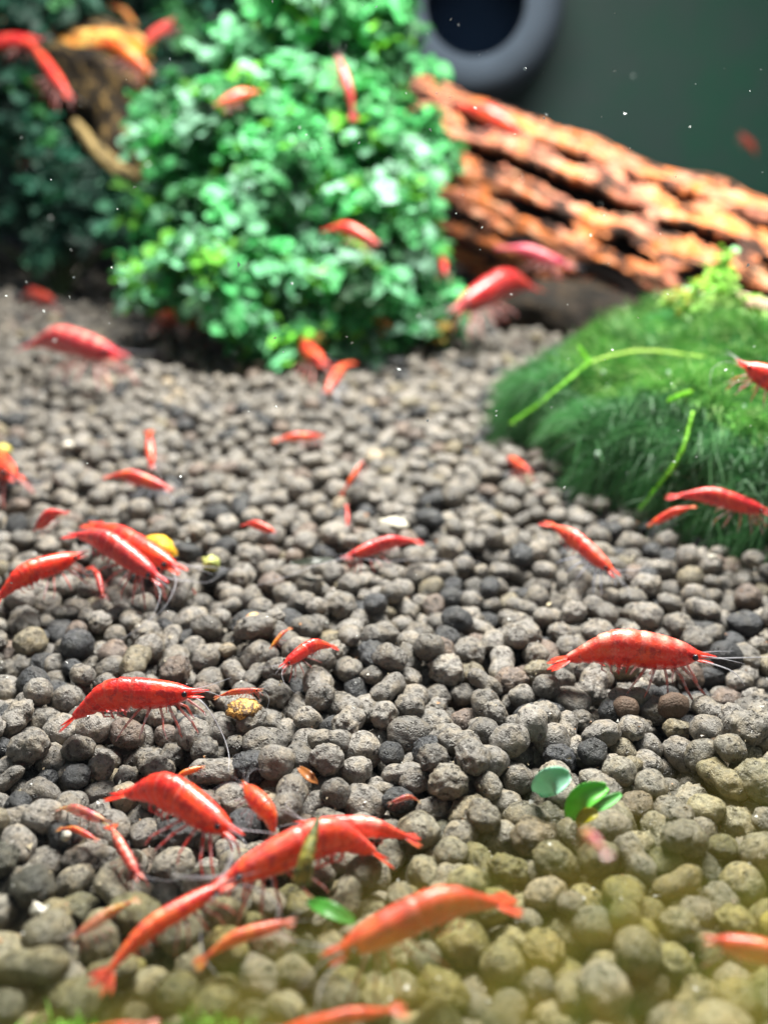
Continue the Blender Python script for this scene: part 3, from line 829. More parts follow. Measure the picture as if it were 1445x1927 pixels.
def shrimp(name, label, H, T, col=(0.80, 0.035, 0.018), alpha=1.0, girth=1.0, hump=45, sway=0, head=-4, tailup=12, roll=0.0,
           lod=2, pale=0.0, seed=0, antennae=None, limb=None, legs=True, spread=1.0, fan=1.0, group='red cherry shrimps', saddle=None, tipwhite=False):
    r = random.Random(seed*31+7)
    sway += r.uniform(-16, 16); hump += r.uniform(-7, 9); alpha = min(alpha, .90); spread *= r.uniform(.75, 1.0)
    B = Body(hump, sway, head, tailup); X, L = xform(H, T, B, math.radians(roll))
    root_loc = X(B.fr(.4)[0]-Vector((0, 0, .2)))
    root = empty(name, root_loc, label, 'shrimp', group)
    nr = {0: 10, 1: 14, 2: 22}[lod]; ns = {0: 24, 1: 44, 2: 120}[lod]
    V = []; Fc = []; dor = []; pl = []
    for i in range(ns):
        t = 0.89*(i/(ns-1))**1.0
        p, d, sd, up = B.fr(t)
        top, bot, wd = interp(t, 1)*girth, interp(t, 2)*girth, interp(t, 3)*girth
        k = 1.0; pb = 1.0; seg_ = 0.0
        if t >= .45:
            for a, b in zip(SEG[:-1], SEG[1:]):
                if a <= t < b: f = (t-a)/(b-a); k = 0.935+0.090*f**0.6; seg_ = f; pb = 0.90+0.16*math.sin(math.pi*f)
        elif t > .16: k = 1.0+0.03*sstep(.42, .46, t)
        for j in range(nr):
            th = 2*math.pi*j/nr; c, s_ = math.cos(th), math.sin(th)
            h = (top*c if c > 0 else -bot*c*pb)*k
            wv = wd*s_*k*(1.0 if c > 0 else (1-0.30*c*c))
            V.append(X(p+up*h+sd*wv)-root_loc)
            dor.append(max(0, c))
            q = pale*sstep(.45, .95, c)*sstep(.14, .2, t)*(0.6+0.4*math.sin(t*60))
            if saddle: q = max(q, 1.4*sstep(saddle[0]-.05, saddle[0], t)*(1-sstep(saddle[1], saddle[1]+.05, t)))
            if seg_ > .86 or .455 < t < .475: q = max(q, .16*max(0, c+.6))
            pl.append(min(1, max(0, q)))
    for i in range(ns-1):
        for j in range(nr):
            Fc.append((i*nr+j, i*nr+(j+1) % nr, (i+1)*nr+(j+1) % nr, (i+1)*nr+j))
    T_ = [(f[0], f[1], f[2]) for f in Fc]+[(f[0], f[2], f[3]) for f in Fc]
    c0 = len(V); V += [X(B.fr(.89)[0])-root_loc, X(B.fr(0)[0])-root_loc]; dor += [0, 0]; pl += [0, 0]
    T_ += [((ns-1)*nr+j, (ns-1)*nr+(j+1) % nr, c0) for j in range(nr)] + [((j+1) % nr, j, c0+1) for j in range(nr)]
    me = tri_mesh('body', [v[:] for v in V], T_, SHELL, floats={'dorsal': dor, 'pale': pl})
    def part(nm, me, c=None, a=None):
        o = link(nm, me, root); c = c or col; o.color = (*c, alpha if a is None else a); return o
    part('body', me)
    # tail fan: telson and two pairs of uropods
    def blade(buf, t0, yaw, pitch, ln, wd, tk, y0=0.0):
        p, d, sd, up = B.fr(t0); p = p+sd*y0
        dd = (d*math.cos(yaw)+sd*math.sin(yaw)).normalized(); dd = (dd*math.cos(pitch)-up*math.sin(pitch)).normalized()
        ss = up.cross(dd).normalized(); uu = dd.cross(ss)
        Vb = []; Fb = []; m = 8; q = 7
        for i in range(q):
            f = i/(q-1); w_ = wd*(math.sin(math.pi*min(.97, .12+.80*f))**0.7)*(1.0 if i < q-1 else .45); h_ = tk*(1-f*.8)
            for k in range(m):
                a = 2*math.pi*k/m
                Vb.append(X(p+dd*ln*f+ss*w_*math.cos(a)+uu*h_*math.sin(a))-root_loc)
        for i in range(q-1):
            for k in range(m): Fb.append((i*m+k, i*m+(k+1) % m, (i+1)*m+(k+1) % m, (i+1)*m+k))
        Fb.append(tuple(range(m))[::-1]); Fb.append(tuple(range((q-1)*m, q*m)))
        buf.add(Vb, Fb)
    ang = 0.30*fan
    specs = [('telson', 0, 0.0, .13, .013, .010, 0.0)] + [('tail_blade', s*ang*a, .10, ln, .025, .005, s*.008) for s in (-1, 1) for a, ln in ((.75, .145), (1.7, .135))]
    if lod == 0:
        b = Buf()
        for (_n, y_, p_, l_, w_, k_, o_) in specs: blade(b, .865, y_, p_, l_*1.1, w_*girth, k_, o_)
        part('tail_fan', b.mesh('tail_fan', SHELL), a=max(.35, alpha*.85))
    else:
        for (_n, y_, p_, l_, w_, k_, o_) in specs:
            b = Buf(); blade(b, .865, y_, p_, l_*1.1, w_*girth, k_, o_)
            part(_n, b.mesh(_n, SHELL), c=(0.8, 0.75, 0.8) if tipwhite else None, a=max(.35, alpha*.8))
    # eyes on short stalks
    for sg in (-1, 1):
        b = Buf(); p, d, sd, up = B.fr(.145)
        c = p+sd*sg*(.040*girth+.010)+up*.010; er = .0185
        ring = 8; rows = 6 if lod else 4; Ve = []; Fe = []
        for i in range(rows+1):
            a = math.pi*i/rows
            for k in range(ring):
                q = 2*math.pi*k/ring
                Ve.append(X(c+Vector((math.sin(a)*math.cos(q), math.sin(a)*math.sin(q), math.cos(a)))*er)-root_loc)
        for i in range(rows):
            for k in range(ring): Fe.append((i*ring+k, (i+1)*ring+k, (i+1)*ring+(k+1) % ring, i*ring+(k+1) % ring))
        b.add(Ve, Fe); link('eye', b.mesh('eye', EYE), root)
        if lod == 2:
            b = Buf(); q0 = p+sd*sg*.022; tube(b, [X(q0)-root_loc, X(q0.lerp(c, .6))-root_loc, X(c)-root_loc], [.013*L, .011*L, .012*L], 6)
            part('eye_stalk', b.mesh('eye_stalk', SHELL))
    lc = limb or (0.70, 0.16, 0.12)
    la = (0.72 if lod == 2 else 0.42)*alpha
    # antennal scales beside the rostrum
    if lod >= 1:
        for sg in (-1, 1):
            b = Buf(); p, d, sd, up = B.fr(.14)
            o_ = p+sd*sg*.026-up*.018
            tube(b, [X(o_-d*k*.115+sd*sg*.012*k-up*.006*k)-root_loc for k in (0, .3, .6, .85, 1)], [L*x for x in (.014, .019, .017, .010, .003)], 8, 0.35)
            part('antennal_scale', b.mesh('antennal_scale', SHELL), a=max(.4, alpha*.8))
    # antennae
    if lod >= 1 or antennae:
        runs = []
        p, d, sd, up = B.fr(.13)
        if antennae:
            s0 = X(p-up*.025)
            for path in antennae: runs.append(([s0]+[at_z(a, b, c) for a, b, c in path], .0052, .0016))
        elif lod == 2:
            for sg in (-1, 1):
                q0 = p+sd*sg*.02-up*.03
                runs.append(([X(q0), X(q0-d*.16+sd*sg*.10+up*.02), X(q0-d*.24+sd*sg*.28-up*.05), X(q0-d*.18+sd*sg*r.uniform(.42, .55)-up*.16)], .0032, .0010))
        for sg in (-1, 1):
            q0 = p+sd*sg*.012+up*.004
            runs.append(([X(q0), X(q0-d*.13+sd*sg*.03+up*.01), X(q0-d*.26+sd*sg*.09+up*r.uniform(-.03, .05))], .0036, .0008))
        for pts, r0, r1 in runs:
            b = Buf(); c = bez(pts, 16 if len(pts) > 3 else 10)
            tube(b, [q-root_loc for q in c], [L*(r0+(r1-r0)*i/(len(c)-1)) for i in range(len(c))], 5)
            part('antenna', b.mesh('antenna', LIMB), c=(0.50, 0.50, 0.56), a=.55*max(.6, alpha))
    # walking legs
    if legs:
        sets = [(.21, .13, .09), (.25, .09, .11), (.30, .02, .15), (.35, -.05, .16), (.40, -.12, .15)]
        if lod == 0: sets = sets[1::2]
        for sg in (-1, 1):
            for n_, (t0, fx, out_) in enumerate(sets):
                p, d, sd, up = B.fr(t0); bot = interp(t0, 2)*girth
                hip = p+sd*sg*.026*girth+up*bot*.86
                e = r.uniform(-.02, .02)
                kn = hip-d*(fx*.45+e)+sd*sg*out_*.5*spread-up*(.020+r.uniform(0, .02))
                an = hip-d*(fx*.85+e)+sd*sg*out_*.85*spread-up*(.075+r.uniform(0, .02))
                ft = hip-d*(fx*1.1+e*2)+sd*sg*out_*.95*spread-up*(.135+r.uniform(-.01, .02))
                b = Buf(); rr_ = (.0095, .0085, .0060, .0030) if n_ > 1 else (.0105, .0095, .0085, .0075)
                tube(b, [X(q)-root_loc for q in (hip+up*.02, kn, an, ft)], [x*L*(1 if lod else 1.3) for x in rr_], 5)
                if n_ < 2 and lod == 2:
                    for q in (-1, 1):
                        tube(b, [X(ft)-root_loc, X(ft-up*.022-d*.010+sd*.006*q)-root_loc], [.005*L, .0015*L], 4)
                part('walking_leg', b.mesh('walking_leg', LIMB), c=lc, a=la)
    # swimmerets under the abdomen
    if lod == 2:
        for sg in (-1, 1):
            for t0 in (.505, .575, .645, .71):
                p, d, sd, up = B.fr(t0); bot = interp(t0, 2)*girth
                q0 = p+sd*sg*.030*girth+up*bot*.80
                b = Buf(); tube(b, [X(q0)-root_loc, X(q0-up*.035+d*.012)-root_loc, X(q0-up*.062-d*r.uniform(-.01, .03))-root_loc], [.010*L, .013*L, .003*L], 6, .4)
                part('swimmeret', b.mesh('swimmeret', LIMB), c=col, a=la)
    return root

def place(hx, hy, tx, ty, mode='g', hz=None, tz=None):
    """head and tail pixels to space: 'g' standing on the pellets (hz, tz as heights in cm), 'd' at optical depths"""
    if mode == 'd': return at_d(hx, hy, hz), at_d(tx, ty, tz)
    H = at_z(hx, hy, .3); T = at_z(tx, ty, .1); L = (H-T).length
    H = at_z(hx, hy, hz if hz is not None else min(.55, .24*L)); T = at_z(tx, ty, tz if tz is not None else .08*L)
    return H, T
RED = (0.86, 0.026, 0.020); ORG = (0.85, 0.075, 0.015); DRK = (0.52, 0.014, 0.022); PNK = (0.80, 0.10, 0.10); BRN = (0.55, 0.16, 0.07)
def S(label, pos, mode='g', hz=None, tz=None, name='shrimp', **kw):
    H, T = place(*pos, mode, hz, tz)
    S.n += 1
    return shrimp(name, label, H, T, seed=S.n, **kw)
S.n = 0
# in focus
S('plump red shrimp in side view facing right, long pale antenna curving down over the pellets', (394, 1299, 113, 1362), col=RED, girth=1.10, hump=42, lod=2, hz=.62, tz=.22, head=-6,
  antennae=[[(385, 1325, .55), (418, 1380, .25), (431, 1420, .12), (430, 1452, .08)]], roll=-6)
S('largest red shrimp facing right at the right with pale pink patches along its back', (1348, 1236, 1032, 1243), col=(0.92, .034, .022), girth=1.24, hump=38, lod=2, hz=.46, tz=.34, pale=1.0, head=-3, tailup=16, roll=-4,
  antennae=[[(1385, 1238, .46), (1445, 1236, .42)], [(1375, 1262, .45), (1400, 1290, .2)]])
S('big glossy red shrimp heading down right with its hump up and red legs spread', (460, 1572, 208, 1480), col=(0.93, .034, .018), girth=1.22, hump=40, tailup=40, lod=2, hz=.50, tz=.45, limb=(.75, .05, .03), head=-8, roll=-14, spread=1.2)
S('red shrimp lying behind the upright green stick, head to the lower left', (388, 1668, 735, 1612), col=(0.93, .050, .028), girth=1.02, hump=50, lod=2, hz=.42, tz=.10, head=-2, roll=8, pale=.25)
S('long slim orange red shrimp stretched diagonally at the lower left, tail fan nearest the glass', (440, 1648, 178, 1862), col=(0.92, .075, .035), girth=.78, hump=10, tailup=0, lod=2, hz=.62, tz=.30, fan=1.5, spread=.8)
S('big blurred orange red shrimp close to the glass at lower centre', (600, 1803, 975, 1690), 'd', 8.0, 8.6, col=(0.85, .045, .022), girth=1.05, hump=28, tailup=20, lod=2, head=-4, pale=.2)
S('blurred slim orange shrimp just left of the big one by the glass', (560, 1728, 365, 1815), 'd', 8.5, 8.3, col=(0.80, .13, .05), girth=.85, hump=22, lod=1, alpha=.8)
S('red shrimp cut by the bottom edge of the photo, centre', (500, 1945, 765, 1893), 'd', 7.4, 7.6, col=(0.8, .05, .02), girth=.75, hump=20, lod=1)
S('thin red sliver of a shrimp at the very bottom left', (120, 1950, 300, 1924), 'd', 7.4, 7.5, col=(0.8, .05, .02), girth=.6, hump=15, lod=1)
S('orange red shrimp leaving the frame at the lower right corner', (1318, 1760, 1560, 1850), 'd', 8.0, 7.8, col=(0.84, .050, .018), girth=1.25, hump=25, lod=1)
S('small slender red shrimp with a pale stripe standing left of the big glossy one', (268, 1658, 208, 1548), col=(0.72, .045, .022), girth=.85, hump=20, lod=2, hz=.22, tz=.28, pale=.9)
S('orange shrimp curled downward with white legs and white tail tip beside the antenna end', (455, 1468, 520, 1578), col=(0.85, .095, .035), girth=1.75, hump=70, lod=2, hz=.62, tz=.22, limb=(.62, .66, .75), tipwhite=True, head=-10)
S('red shrimp with a bluish white band lying behind the one with the stick', (552, 1546, 792, 1578), col=(0.66, .040, .030), girth=.98, hump=18, lod=2, hz=.36, tz=.16, saddle=(.50, .62), alpha=.93)
S('tiny orange red shrimp between the two plump red ones at left', (388, 1440, 322, 1478), col=(0.80, .12, .04), girth=1.0, hump=30, lod=1, alpha=.8, hz=.25, tz=.12)
S('pale see-through young shrimp above the grey pellet at lower left', (212, 1548, 110, 1518), col=(0.62, .20, .15), girth=.9, hump=20, lod=1, alpha=.55, hz=.25, tz=.15)
S('faded orange shell of a young shrimp below the see-through one', (188, 1582, 108, 1558), col=(0.80, .14, .07), girth=.75, hump=25, lod=1, alpha=.7, hz=.16, tz=.12)
S('brownish see-through young shrimp with dark belly at lower left', (128, 1768, 262, 1688), col=(0.50, .15, .07), girth=.85, hump=15, lod=2, alpha=.62, hz=.30, tz=.30)
S('small bright red shrimp facing left in the middle of the bed, one leg reaching down', (524, 1256, 636, 1216), col=(0.9, .04, .03), girth=1.15, hump=35, lod=2, hz=.30, tz=.30)
S('tiny orange shrimp standing on end left of the small bright red one', (506, 1222, 548, 1180), col=(0.85, .16, .05), girth=.8, hump=20, lod=1, alpha=.75, hz=.15, tz=.3)
S('tiniest orange shrimp near the cream coloured crumb', (508, 1180, 526, 1158), col=(0.85, .16, .05), girth=1.0, hump=20, lod=0, alpha=.8, hz=.15, tz=.2)
S('thin brown red young shrimp above the orange crusted crumb', (498, 1296, 402, 1312), col=(0.55, .10, .06), girth=.7, hump=18, lod=2, alpha=.75, hz=.30, tz=.2)
S('faint brown young shrimp between pellets right of the banded shrimp', (728, 1512, 792, 1508), col=(0.50, .18, .12), girth=.9, hump=45, lod=1, alpha=.6, hz=.15, tz=.10)
S('dark red shrimp facing left in mid bed with long thin antennae', (640, 1050, 796, 1016), col=(0.66, .022, .026), girth=.92, hump=26, lod=2, hz=.32, tz=.40,
  antennae=[[(600, 1062, .4), (540, 1085, .3), (470, 1105, .2)], [(720, 1056, .25), (800, 1052, .15), (905, 1058, .1)]])
S('red shrimp slanting down right with dark eye, on the pellets below the moss mound', (1168, 1085, 1024, 978), col=(0.80, .045, .03), girth=.95, hump=20, lod=2, hz=.42, tz=.75, pale=.5, limb=(.55, .6, .72),
  antennae=[[(1180, 1105, .25), (1186, 1130, .1)], [(1200, 1072, .4), (1216, 1062, .35)]])
S('deep red shrimp in front of the yellow food disc, head to lower right', (318, 1098, 128, 1000), col=(0.66, .022, .036), girth=1.05, hump=35, lod=2, hz=.50, tz=.85, pale=.2)
S('brighter red shrimp leaning against the yellow food disc behind its neighbour', (352, 1074, 168, 978), col=(0.9, .045, .03), girth=1.0, hump=20, lod=2, hz=.45, tz=.6)
S('blurred red shrimp with raised tail behind the pair at the yellow disc', (62, 1000, 128, 962), col=(0.66, .03, .035), girth=1.3, hump=35, lod=1, hz=.5, tz=.9, alpha=.9)
S('bright red shrimp at the left edge facing right towards the yellow disc pair', (168, 1036, -22, 1142), col=(0.93, .036, .016), girth=1.12, hump=30, lod=2, hz=.70, tz=.25)
S('small red shrimp hidden under the deep red one at left, seen from the front', (195, 1128, 168, 1064), col=(0.7, .05, .04), girth=.8, hump=20, lod=1, alpha=.85, hz=.1, tz=.3)
# middle distance, soft
S('dark pink shrimp seen from above with its shadow on the pellets, far left', (242, 668, 42, 648), col=(0.66, .02, .045), girth=.95, hump=22, lod=1, hz=1.15, tz=.9, pale=.9, legs=True)
S('red shrimp at the foot of the bush heading down right', (618, 686, 540, 636), col=(0.78, .05, .035), girth=1.0, hump=20, lod=1, hz=.5, tz=.5)
S('orange shrimp with a pale head pointing down left below the bush', (612, 738, 664, 678), col=(0.74, .08, .04), girth=1.0, hump=20, lod=1, limb=(.7, .75, .85), hz=.3, tz=.6)
S('thin orange shrimp facing right in the middle distance', (612, 818, 512, 828), col=(0.84, .10, .04), girth=.85, hump=18, lod=1, hz=.4, tz=.4)
S('red orange shrimp facing the camera, seen head on at left', (286, 884, 281, 808), col=(0.80, .06, .035), girth=1.15, hump=20, lod=1, hz=.45, tz=.9, limb=(.6, .5, .55))
S('pinkish red shrimp facing right below the head on one', (330, 922, 196, 894), col=(0.74, .055, .040), girth=.95, hump=26, lod=2, hz=.42, tz=.55, limb=(.5, .55, .7))
S('orange red shrimp half outside the left edge', (38, 900, -60, 858), col=(0.82, .06, .03), girth=1.0, hump=20, lod=1)
S('small orange shrimp standing tail down in the mid bed, right of centre', (684, 864, 640, 932), col=(0.78, .07, .035), girth=.8, hump=12, lod=1, hz=.7, tz=.15)
S('short red shrimp seen from behind below the tail down one', (654, 990, 651, 948), col=(0.78, .06, .045), girth=1.0, hump=15, lod=1, hz=.3, tz=.5, alpha=.9)
S('small red shrimp with pale legs left of the dark red one', (522, 1002, 455, 986), col=(0.72, .045, .045), girth=1.3, hump=35, lod=1, hz=.42, tz=.45, limb=(.6, .6, .68))
S('small dull red shrimp at the left foot of the moss mound', (1000, 886, 946, 860), col=(0.66, .06, .035), girth=.9, hump=18, lod=1, alpha=.8)
S('orange shrimp with a white head at the front foot of the moss mound', (1214, 990, 1308, 950), col=(0.82, .09, .04), girth=.95, hump=16, lod=1, limb=(.75, .8, .85), hz=.4, tz=.8)
S('long red shrimp crossing the moss front at the right edge, facing right', (1462, 966, 1254, 930), col=(0.72, .030, .035), girth=.95, hump=20, lod=1, hz=.9, tz=1.0)
S('bright red shrimp head entering from the right edge over the moss', (1382, 676, 1560, 790), 'd', 15.5, 15.2, col=(0.84, .035, .03), girth=1.3, hump=20, lod=2)
S('faint dark red shrimp far off on the pellets at the left edge', (108, 566, 38, 558), col=(0.5, .03, .03), girth=.9, hump=18, lod=0, alpha=.8)
S('faded red shrimp at the foot of the dark plant', (50, 500, 112, 466), col=(0.6, .07, .05), girth=.8, hump=15, lod=0, alpha=.6, hz=.5, tz=.9)
S('orange brown shrimp at the left foot of the big bush', (336, 606, 286, 588), col=(0.75, .09, .03), girth=1.1, hump=20, lod=0)
# on the plants and on the wood
S('red shrimp resting on the front of the bush, facing right', (716, 458, 606, 430), 'd', 24.8, 25.4, col=(0.74, .045, .035), girth=1.1, hump=22, lod=1)
S('dark crimson shrimp in the shade below the log', (842, 586, 1015, 540), 'd', 26.6, 28.4, col=(0.45, .010, .02), girth=1.25, hump=34, lod=1)
S('magenta pink shrimp under the cholla log', (1080, 502, 934, 462), 'd', 28.2, 28.6, col=(0.58, .05, .13), girth=.85, hump=22, lod=1)
S('small dark red shrimp end on beside the bush foot', (838, 518, 820, 482), 'd', 27.2, 28.4, col=(0.5, .02, .025), girth=1.2, hump=20, lod=0)
S('red shrimp sitting on the upper side of the cholla log', (996, 256, 852, 194), 'd', 30.4, 31.2, col=(0.74, .04, .03), girth=1.15, hump=26, lod=1)
S('rosy shrimp on the upper left of the bush', (402, 198, 492, 170), 'd', 26.6, 27.0, col=(0.76, .09, .08), girth=1.25, hump=20, lod=1)
S('dark pink shrimp climbing upright on the right side of the bush', (636, 100, 668, 226), 'd', 26.5, 26.4, col=(0.48, .020, .045), girth=1.0, hump=16, lod=1)
S('pink shrimp rising head up near the orange branch', (330, 32, 272, 112), 'd', 32.2, 32.6, col=(0.62, .05, .06), girth=1.25, hump=34, lod=1)
S('crimson shrimp partly outside the left edge above the driftwood', (84, 72, -40, 100), 'd', 32.0, 32.4, col=(0.60, .018, .025), girth=1.15, hump=24, lod=1)
S('bright red slender shrimp slanting down right at upper left', (138, 186, 52, 68), 'd', 31.2, 31.8, col=(0.86, .045, .03), girth=.85, hump=10, lod=1)
S('dull red shrimp swimming over the dark plant', (62, 312, 8, 212), 'd', 33.0, 33.6, col=(0.60, .05, .04), girth=.95, hump=12, lod=1, alpha=.9)
S('orange shrimp arched over the short orange branch', (292, 140, 172, 82), 'd', 32.4, 32.8, col=(0.90, .13, .02), girth=1.0, hump=40, lod=1)
S('brown orange shrimp near the top edge at left', (262, 54, 206, 8), 'd', 36.0, 36.4, col=(0.60, .16, .06), girth=.9, hump=20, lod=0)
S('barely visible red reflection built as a shrimp form at far right', (1388, 246, 1425, 296), 'd', 44.0, 44.3, col=(0.40, .04, .035), girth=1.2, hump=20, lod=0, alpha=.7)  # a faint reflection, modelled as a solid shrimp shape
S('pink blurred shrimp close to the glass below the green leaves', (1090, 1556, 1146, 1612), 'd', 7.2, 6.8, col=(0.80, .22, .25), girth=1.1, hump=20, lod=0, alpha=.8)

# ------------------------------------------------------------------ small things on the bed
def lump(name, label, cat, c, dims, mat, seed, k=0.25, sub=3, freq=2.2, rot=0.0, group=None):
    V, T = ICO[sub]; out = []
    for v in V:
        d = Vector(v); m = 1+k*noise.noise(d*freq+Vector((seed*5.1, 0, 0)))+k*.5*noise.noise(d*freq*3+Vector((seed, 3, 0)))
        x, y, z = d.x*m*dims[0], d.y*m*dims[1], d.z*m*dims[2]
        out.append((x*math.cos(rot)-z*math.sin(rot), y, x*math.sin(rot)+z*math.cos(rot)))
    return tag(link(name, tri_mesh(name, out, T, mat), None, c), label, cat, group)
def crumb_mat(name, a, b, scale=14):
    m, nt, out = new_mat(name); g = N(nt); pos = g('TexCoord').outputs['Object']
    n = g.noise(pos, scale, 3, .7); c = g.mix(g.ramp(n, [(0.42, 0), (0.55, 1)]), a+(1,), b+(1,))
    bs = g('BsdfPrincipled'); g.set(bs.inputs['Base Color'], c); bs.inputs['Roughness'].default_value = .55
    g.set(bs.inputs['Normal'], g.bump(n, .8, .05)); nt.links.new(bs.outputs[0], out.inputs[0]); return m
YEL = crumb_mat('yellow_food', (0.85, 0.58, 0.02), (0.70, 0.33, 0.01), 12)
lump('food_disc', 'yellow round food disc behind the red shrimp pair at left', 'food', at_z(296, 1040, .40), (.30, .22, .28), YEL, 1, .12)
lump('food_crumb', 'orange crusted crumb with dark pits under the thin young shrimp', 'food', at_z(460, 1334, .12), (.21, .17, .11), crumb_mat('orange_crust', (0.75, 0.42, 0.10), (0.12, 0.06, 0.02), 16), 2, .3)
lump('food_crumb', 'cream and orange speckled crumb near the tiniest shrimp', 'food', at_z(478, 1168, .12), (.18, .15, .11), crumb_mat('cream_crust', (0.60, 0.46, 0.24), (0.55, 0.22, 0.06), 12), 3, .3)
lump('yellow_crumb', 'small yellow green crumb right of the yellow food disc', 'crumb', at_z(397, 1060, .15), (.13, .12, .12), crumb_mat('yellowgreen', (0.60, 0.60, 0.20), (0.35, 0.40, 0.10), 12), 4, .4)
lump('yellow_crumb', 'tiny yellow crumb on the bed at the far left edge', 'crumb', at_z(6, 848, .15), (.17, .14, .12), crumb_mat('yellow2', (0.70, 0.55, 0.08), (0.45, 0.40, 0.10), 12), 14, .3)
PALE = crumb_mat('pale_chip', (0.80, 0.76, 0.66), (0.55, 0.50, 0.42), 9)
lump('pale_stone', 'pale cream hollowed stone among the pellets right of centre', 'stone', at_z(740, 988, .18), (.24, .2, .13), simple('dull_pale_stone', (0.50, 0.46, 0.38), .7, .4, 8, .6), 5, .4)
lump('white_chip', 'white angular chip at the lower left between pellets', 'chip', at_z(76, 1716, .22), (.055, .05, .10), PALE, 6, .5, 2, 1.5, .6)
lump('white_chip', 'bluish white flake beside the faded orange shell', 'chip', at_z(125, 1573, .25), (.045, .04, .06), PALE, 7, .5, 2, 1.5, -.5)
lump('white_chip', 'shiny white crumb on the bed left of the head on shrimp', 'chip', at_z(130, 838, .15), (.12, .10, .08), PALE, 8, .4, 2, 1.5)
lump('white_chip', 'glinting white chip on a pellet right of the slanting shrimp', 'chip', at_z(1340, 1048, .2), (.07, .06, .05), PALE, 9, .4, 2, 1.5)
SNAIL = simple('snail_shell', (0.105, 0.068, 0.048), 0.65, .5, 9, .6, spec=.3)
o = lump('snail_shell', 'smooth brown domed shell under the legs of the largest shrimp', 'shell', at_z(1266, 1328, .06), (.19, .16, .17), SNAIL, 21, .14, 3, 1.2)
o = lump('snail_shell', 'smaller smooth brown shell left of the other, below the middle of the largest shrimp', 'shell', at_z(1178, 1332, .03), (.16, .15, .14), SNAIL, 22, .14, 3, 1.2)
# loose leaves
def blade_leaf(name, label, px_pts, w_px, mat, h, cup=.3, tilt=0.5):
    pts = [at_z(a, b, z) for a, b, z in px_pts]; c = bez(pts, 14); base_ = pts[0]; V = []; T = []; m = 7
    sc_ = depth_of(base_)/F
    for i, p in enumerate(c):
        f = i/13; wd = w_px*sc_*(math.sin(math.pi*(0.06+.90*f))**0.6)/2
        d = (c[min(13, i+1)]-c[max(0, i-1)]).normalized()
        s = d.cross(Vector((0, -math.sin(tilt), math.cos(tilt)))).normalized(); u = s.cross(d)
        for k in range(m):
            q = k/(m-1)*2-1; V.append(p+s*wd*q+u*wd*cup*q*q-base_)
    n0 = len(V); V += [v-Vector((0, -.005, .012)) for v in V]
    for i in range(13):
        for k in range(m-1):
            q = (i*m+k, i*m+k+1, (i+1)*m+k+1, (i+1)*m+k); T += [q, tuple(v+n0 for v in q[::-1])]
    for i in range(13):
        for k in (0, m-1):
            T.append((i*m+k, (i+1)*m+k, (i+1)*m+k+n0, i*m+k+n0))
    for k in range(m-1):
        T += [(k, k+1, k+1+n0, k+n0), (13*m+k, 13*m+k+1, 13*m+k+1+n0, 13*m+k+n0)]
    return tag(link(name, tri_mesh(name, [v[:] for v in V], T, mat), None, base_), label, 'leaf')
def leafm(name, col, tr=.3):
    m, nt, out = new_mat(name); g = N(nt); pos = g('TexCoord').outputs['Object']
    c = g.mix(g.noise(pos, 6, 3), tuple(x*.65 for x in col)+(1,), tuple(min(1, x*1.3) for x in col)+(1,))
    b = g('BsdfPrincipled'); g.set(b.inputs['Base Color'], c); b.inputs['Roughness'].default_value = .35
    t = g('BsdfTranslucent'); g.set(t.inputs[0], c); mx = g('MixShader'); mx.inputs[0].default_value = tr
    nt.links.new(b.outputs[0], mx.inputs[1]); nt.links.new(t.outputs[0], mx.inputs[2]); nt.links.new(mx.outputs[0], out.inputs[0]); return m
blade_leaf('fallen_leaf', 'pale mint green rounded leaf standing between pellets', [(1010, 1492, .1), (1035, 1470, .40), (1072, 1458, .45)], 50, leafm('mint_leaf', (0.34, 0.70, 0.50)), .3, .25, .9)
blade_leaf('fallen_leaf', 'bright green folded leaf right of the mint green one', [(1072, 1538, .15), (1095, 1502, .45), (1142, 1480, .55)], 44, leafm('green_leaf', (0.14, 0.58, 0.07)), .3, .5, .7)
blade_leaf('fallen_leaf', 'narrow pale edged green leaf tip pointing right', [(1100, 1524, .35), (1135, 1512, .45), (1168, 1494, .5)], 22, leafm('green_leaf_tip', (0.16, 0.55, 0.14)), .3, .4, .7)
blade_leaf('sprout', 'olive yellow sprout at the foot of the folded leaf', [(1085, 1552, .1), (1105, 1535, .35), (1125, 1530, .4)], 26, leafm('olive_sprout', (0.38, 0.34, 0.02)), .2, .5, .6)
blade_leaf('fallen_leaf', 'blurred dark green leaf lying low in front of the stick', [(580, 1695, .4), (620, 1712, .5), (670, 1735, .4)], 30, leafm('low_leaf', (0.06, 0.28, 0.04)), .2, .2, .4)
blade_leaf('leaf_flake', 'brown curled leaf flake between pellets above the banded shrimp', [(562, 1444, .3), (582, 1462, .32), (598, 1474, .2)], 18, leafm('brown_flake', (0.30, 0.11, 0.03), .2), .2, .5, .4)
blade_leaf('leaf_flake', 'thin dark leaf lying left of the dark red shrimp', [(545, 1060, .3), (590, 1058, .4), (630, 1052, .35)], 18, leafm('dark_flake', (0.03, 0.035, 0.025), .1), .2, .4, .3)
b = Buf()
pts = bez([at_d(568, 1662, 8.9), at_d(577, 1615, 8.9), at_d(588, 1575, 9.0), at_d(600, 1538, 9.1)], 20)
pts = [p for p in pts]; b0_ = pts[0]
tube(b, [p-b0_ for p in pts], [.085-.065*(i/19)**1.3+.004*math.sin(i*2.3) for i in range(20)], 9)
tag(link('plant_stick', b.mesh('plant_stick', crumb_mat('mossy_stick', (0.30, 0.26, 0.04), (0.06, 0.09, 0.03), 7)), None, b0_), 'upright tapering olive green stick in front of the red shrimp', 'stick')
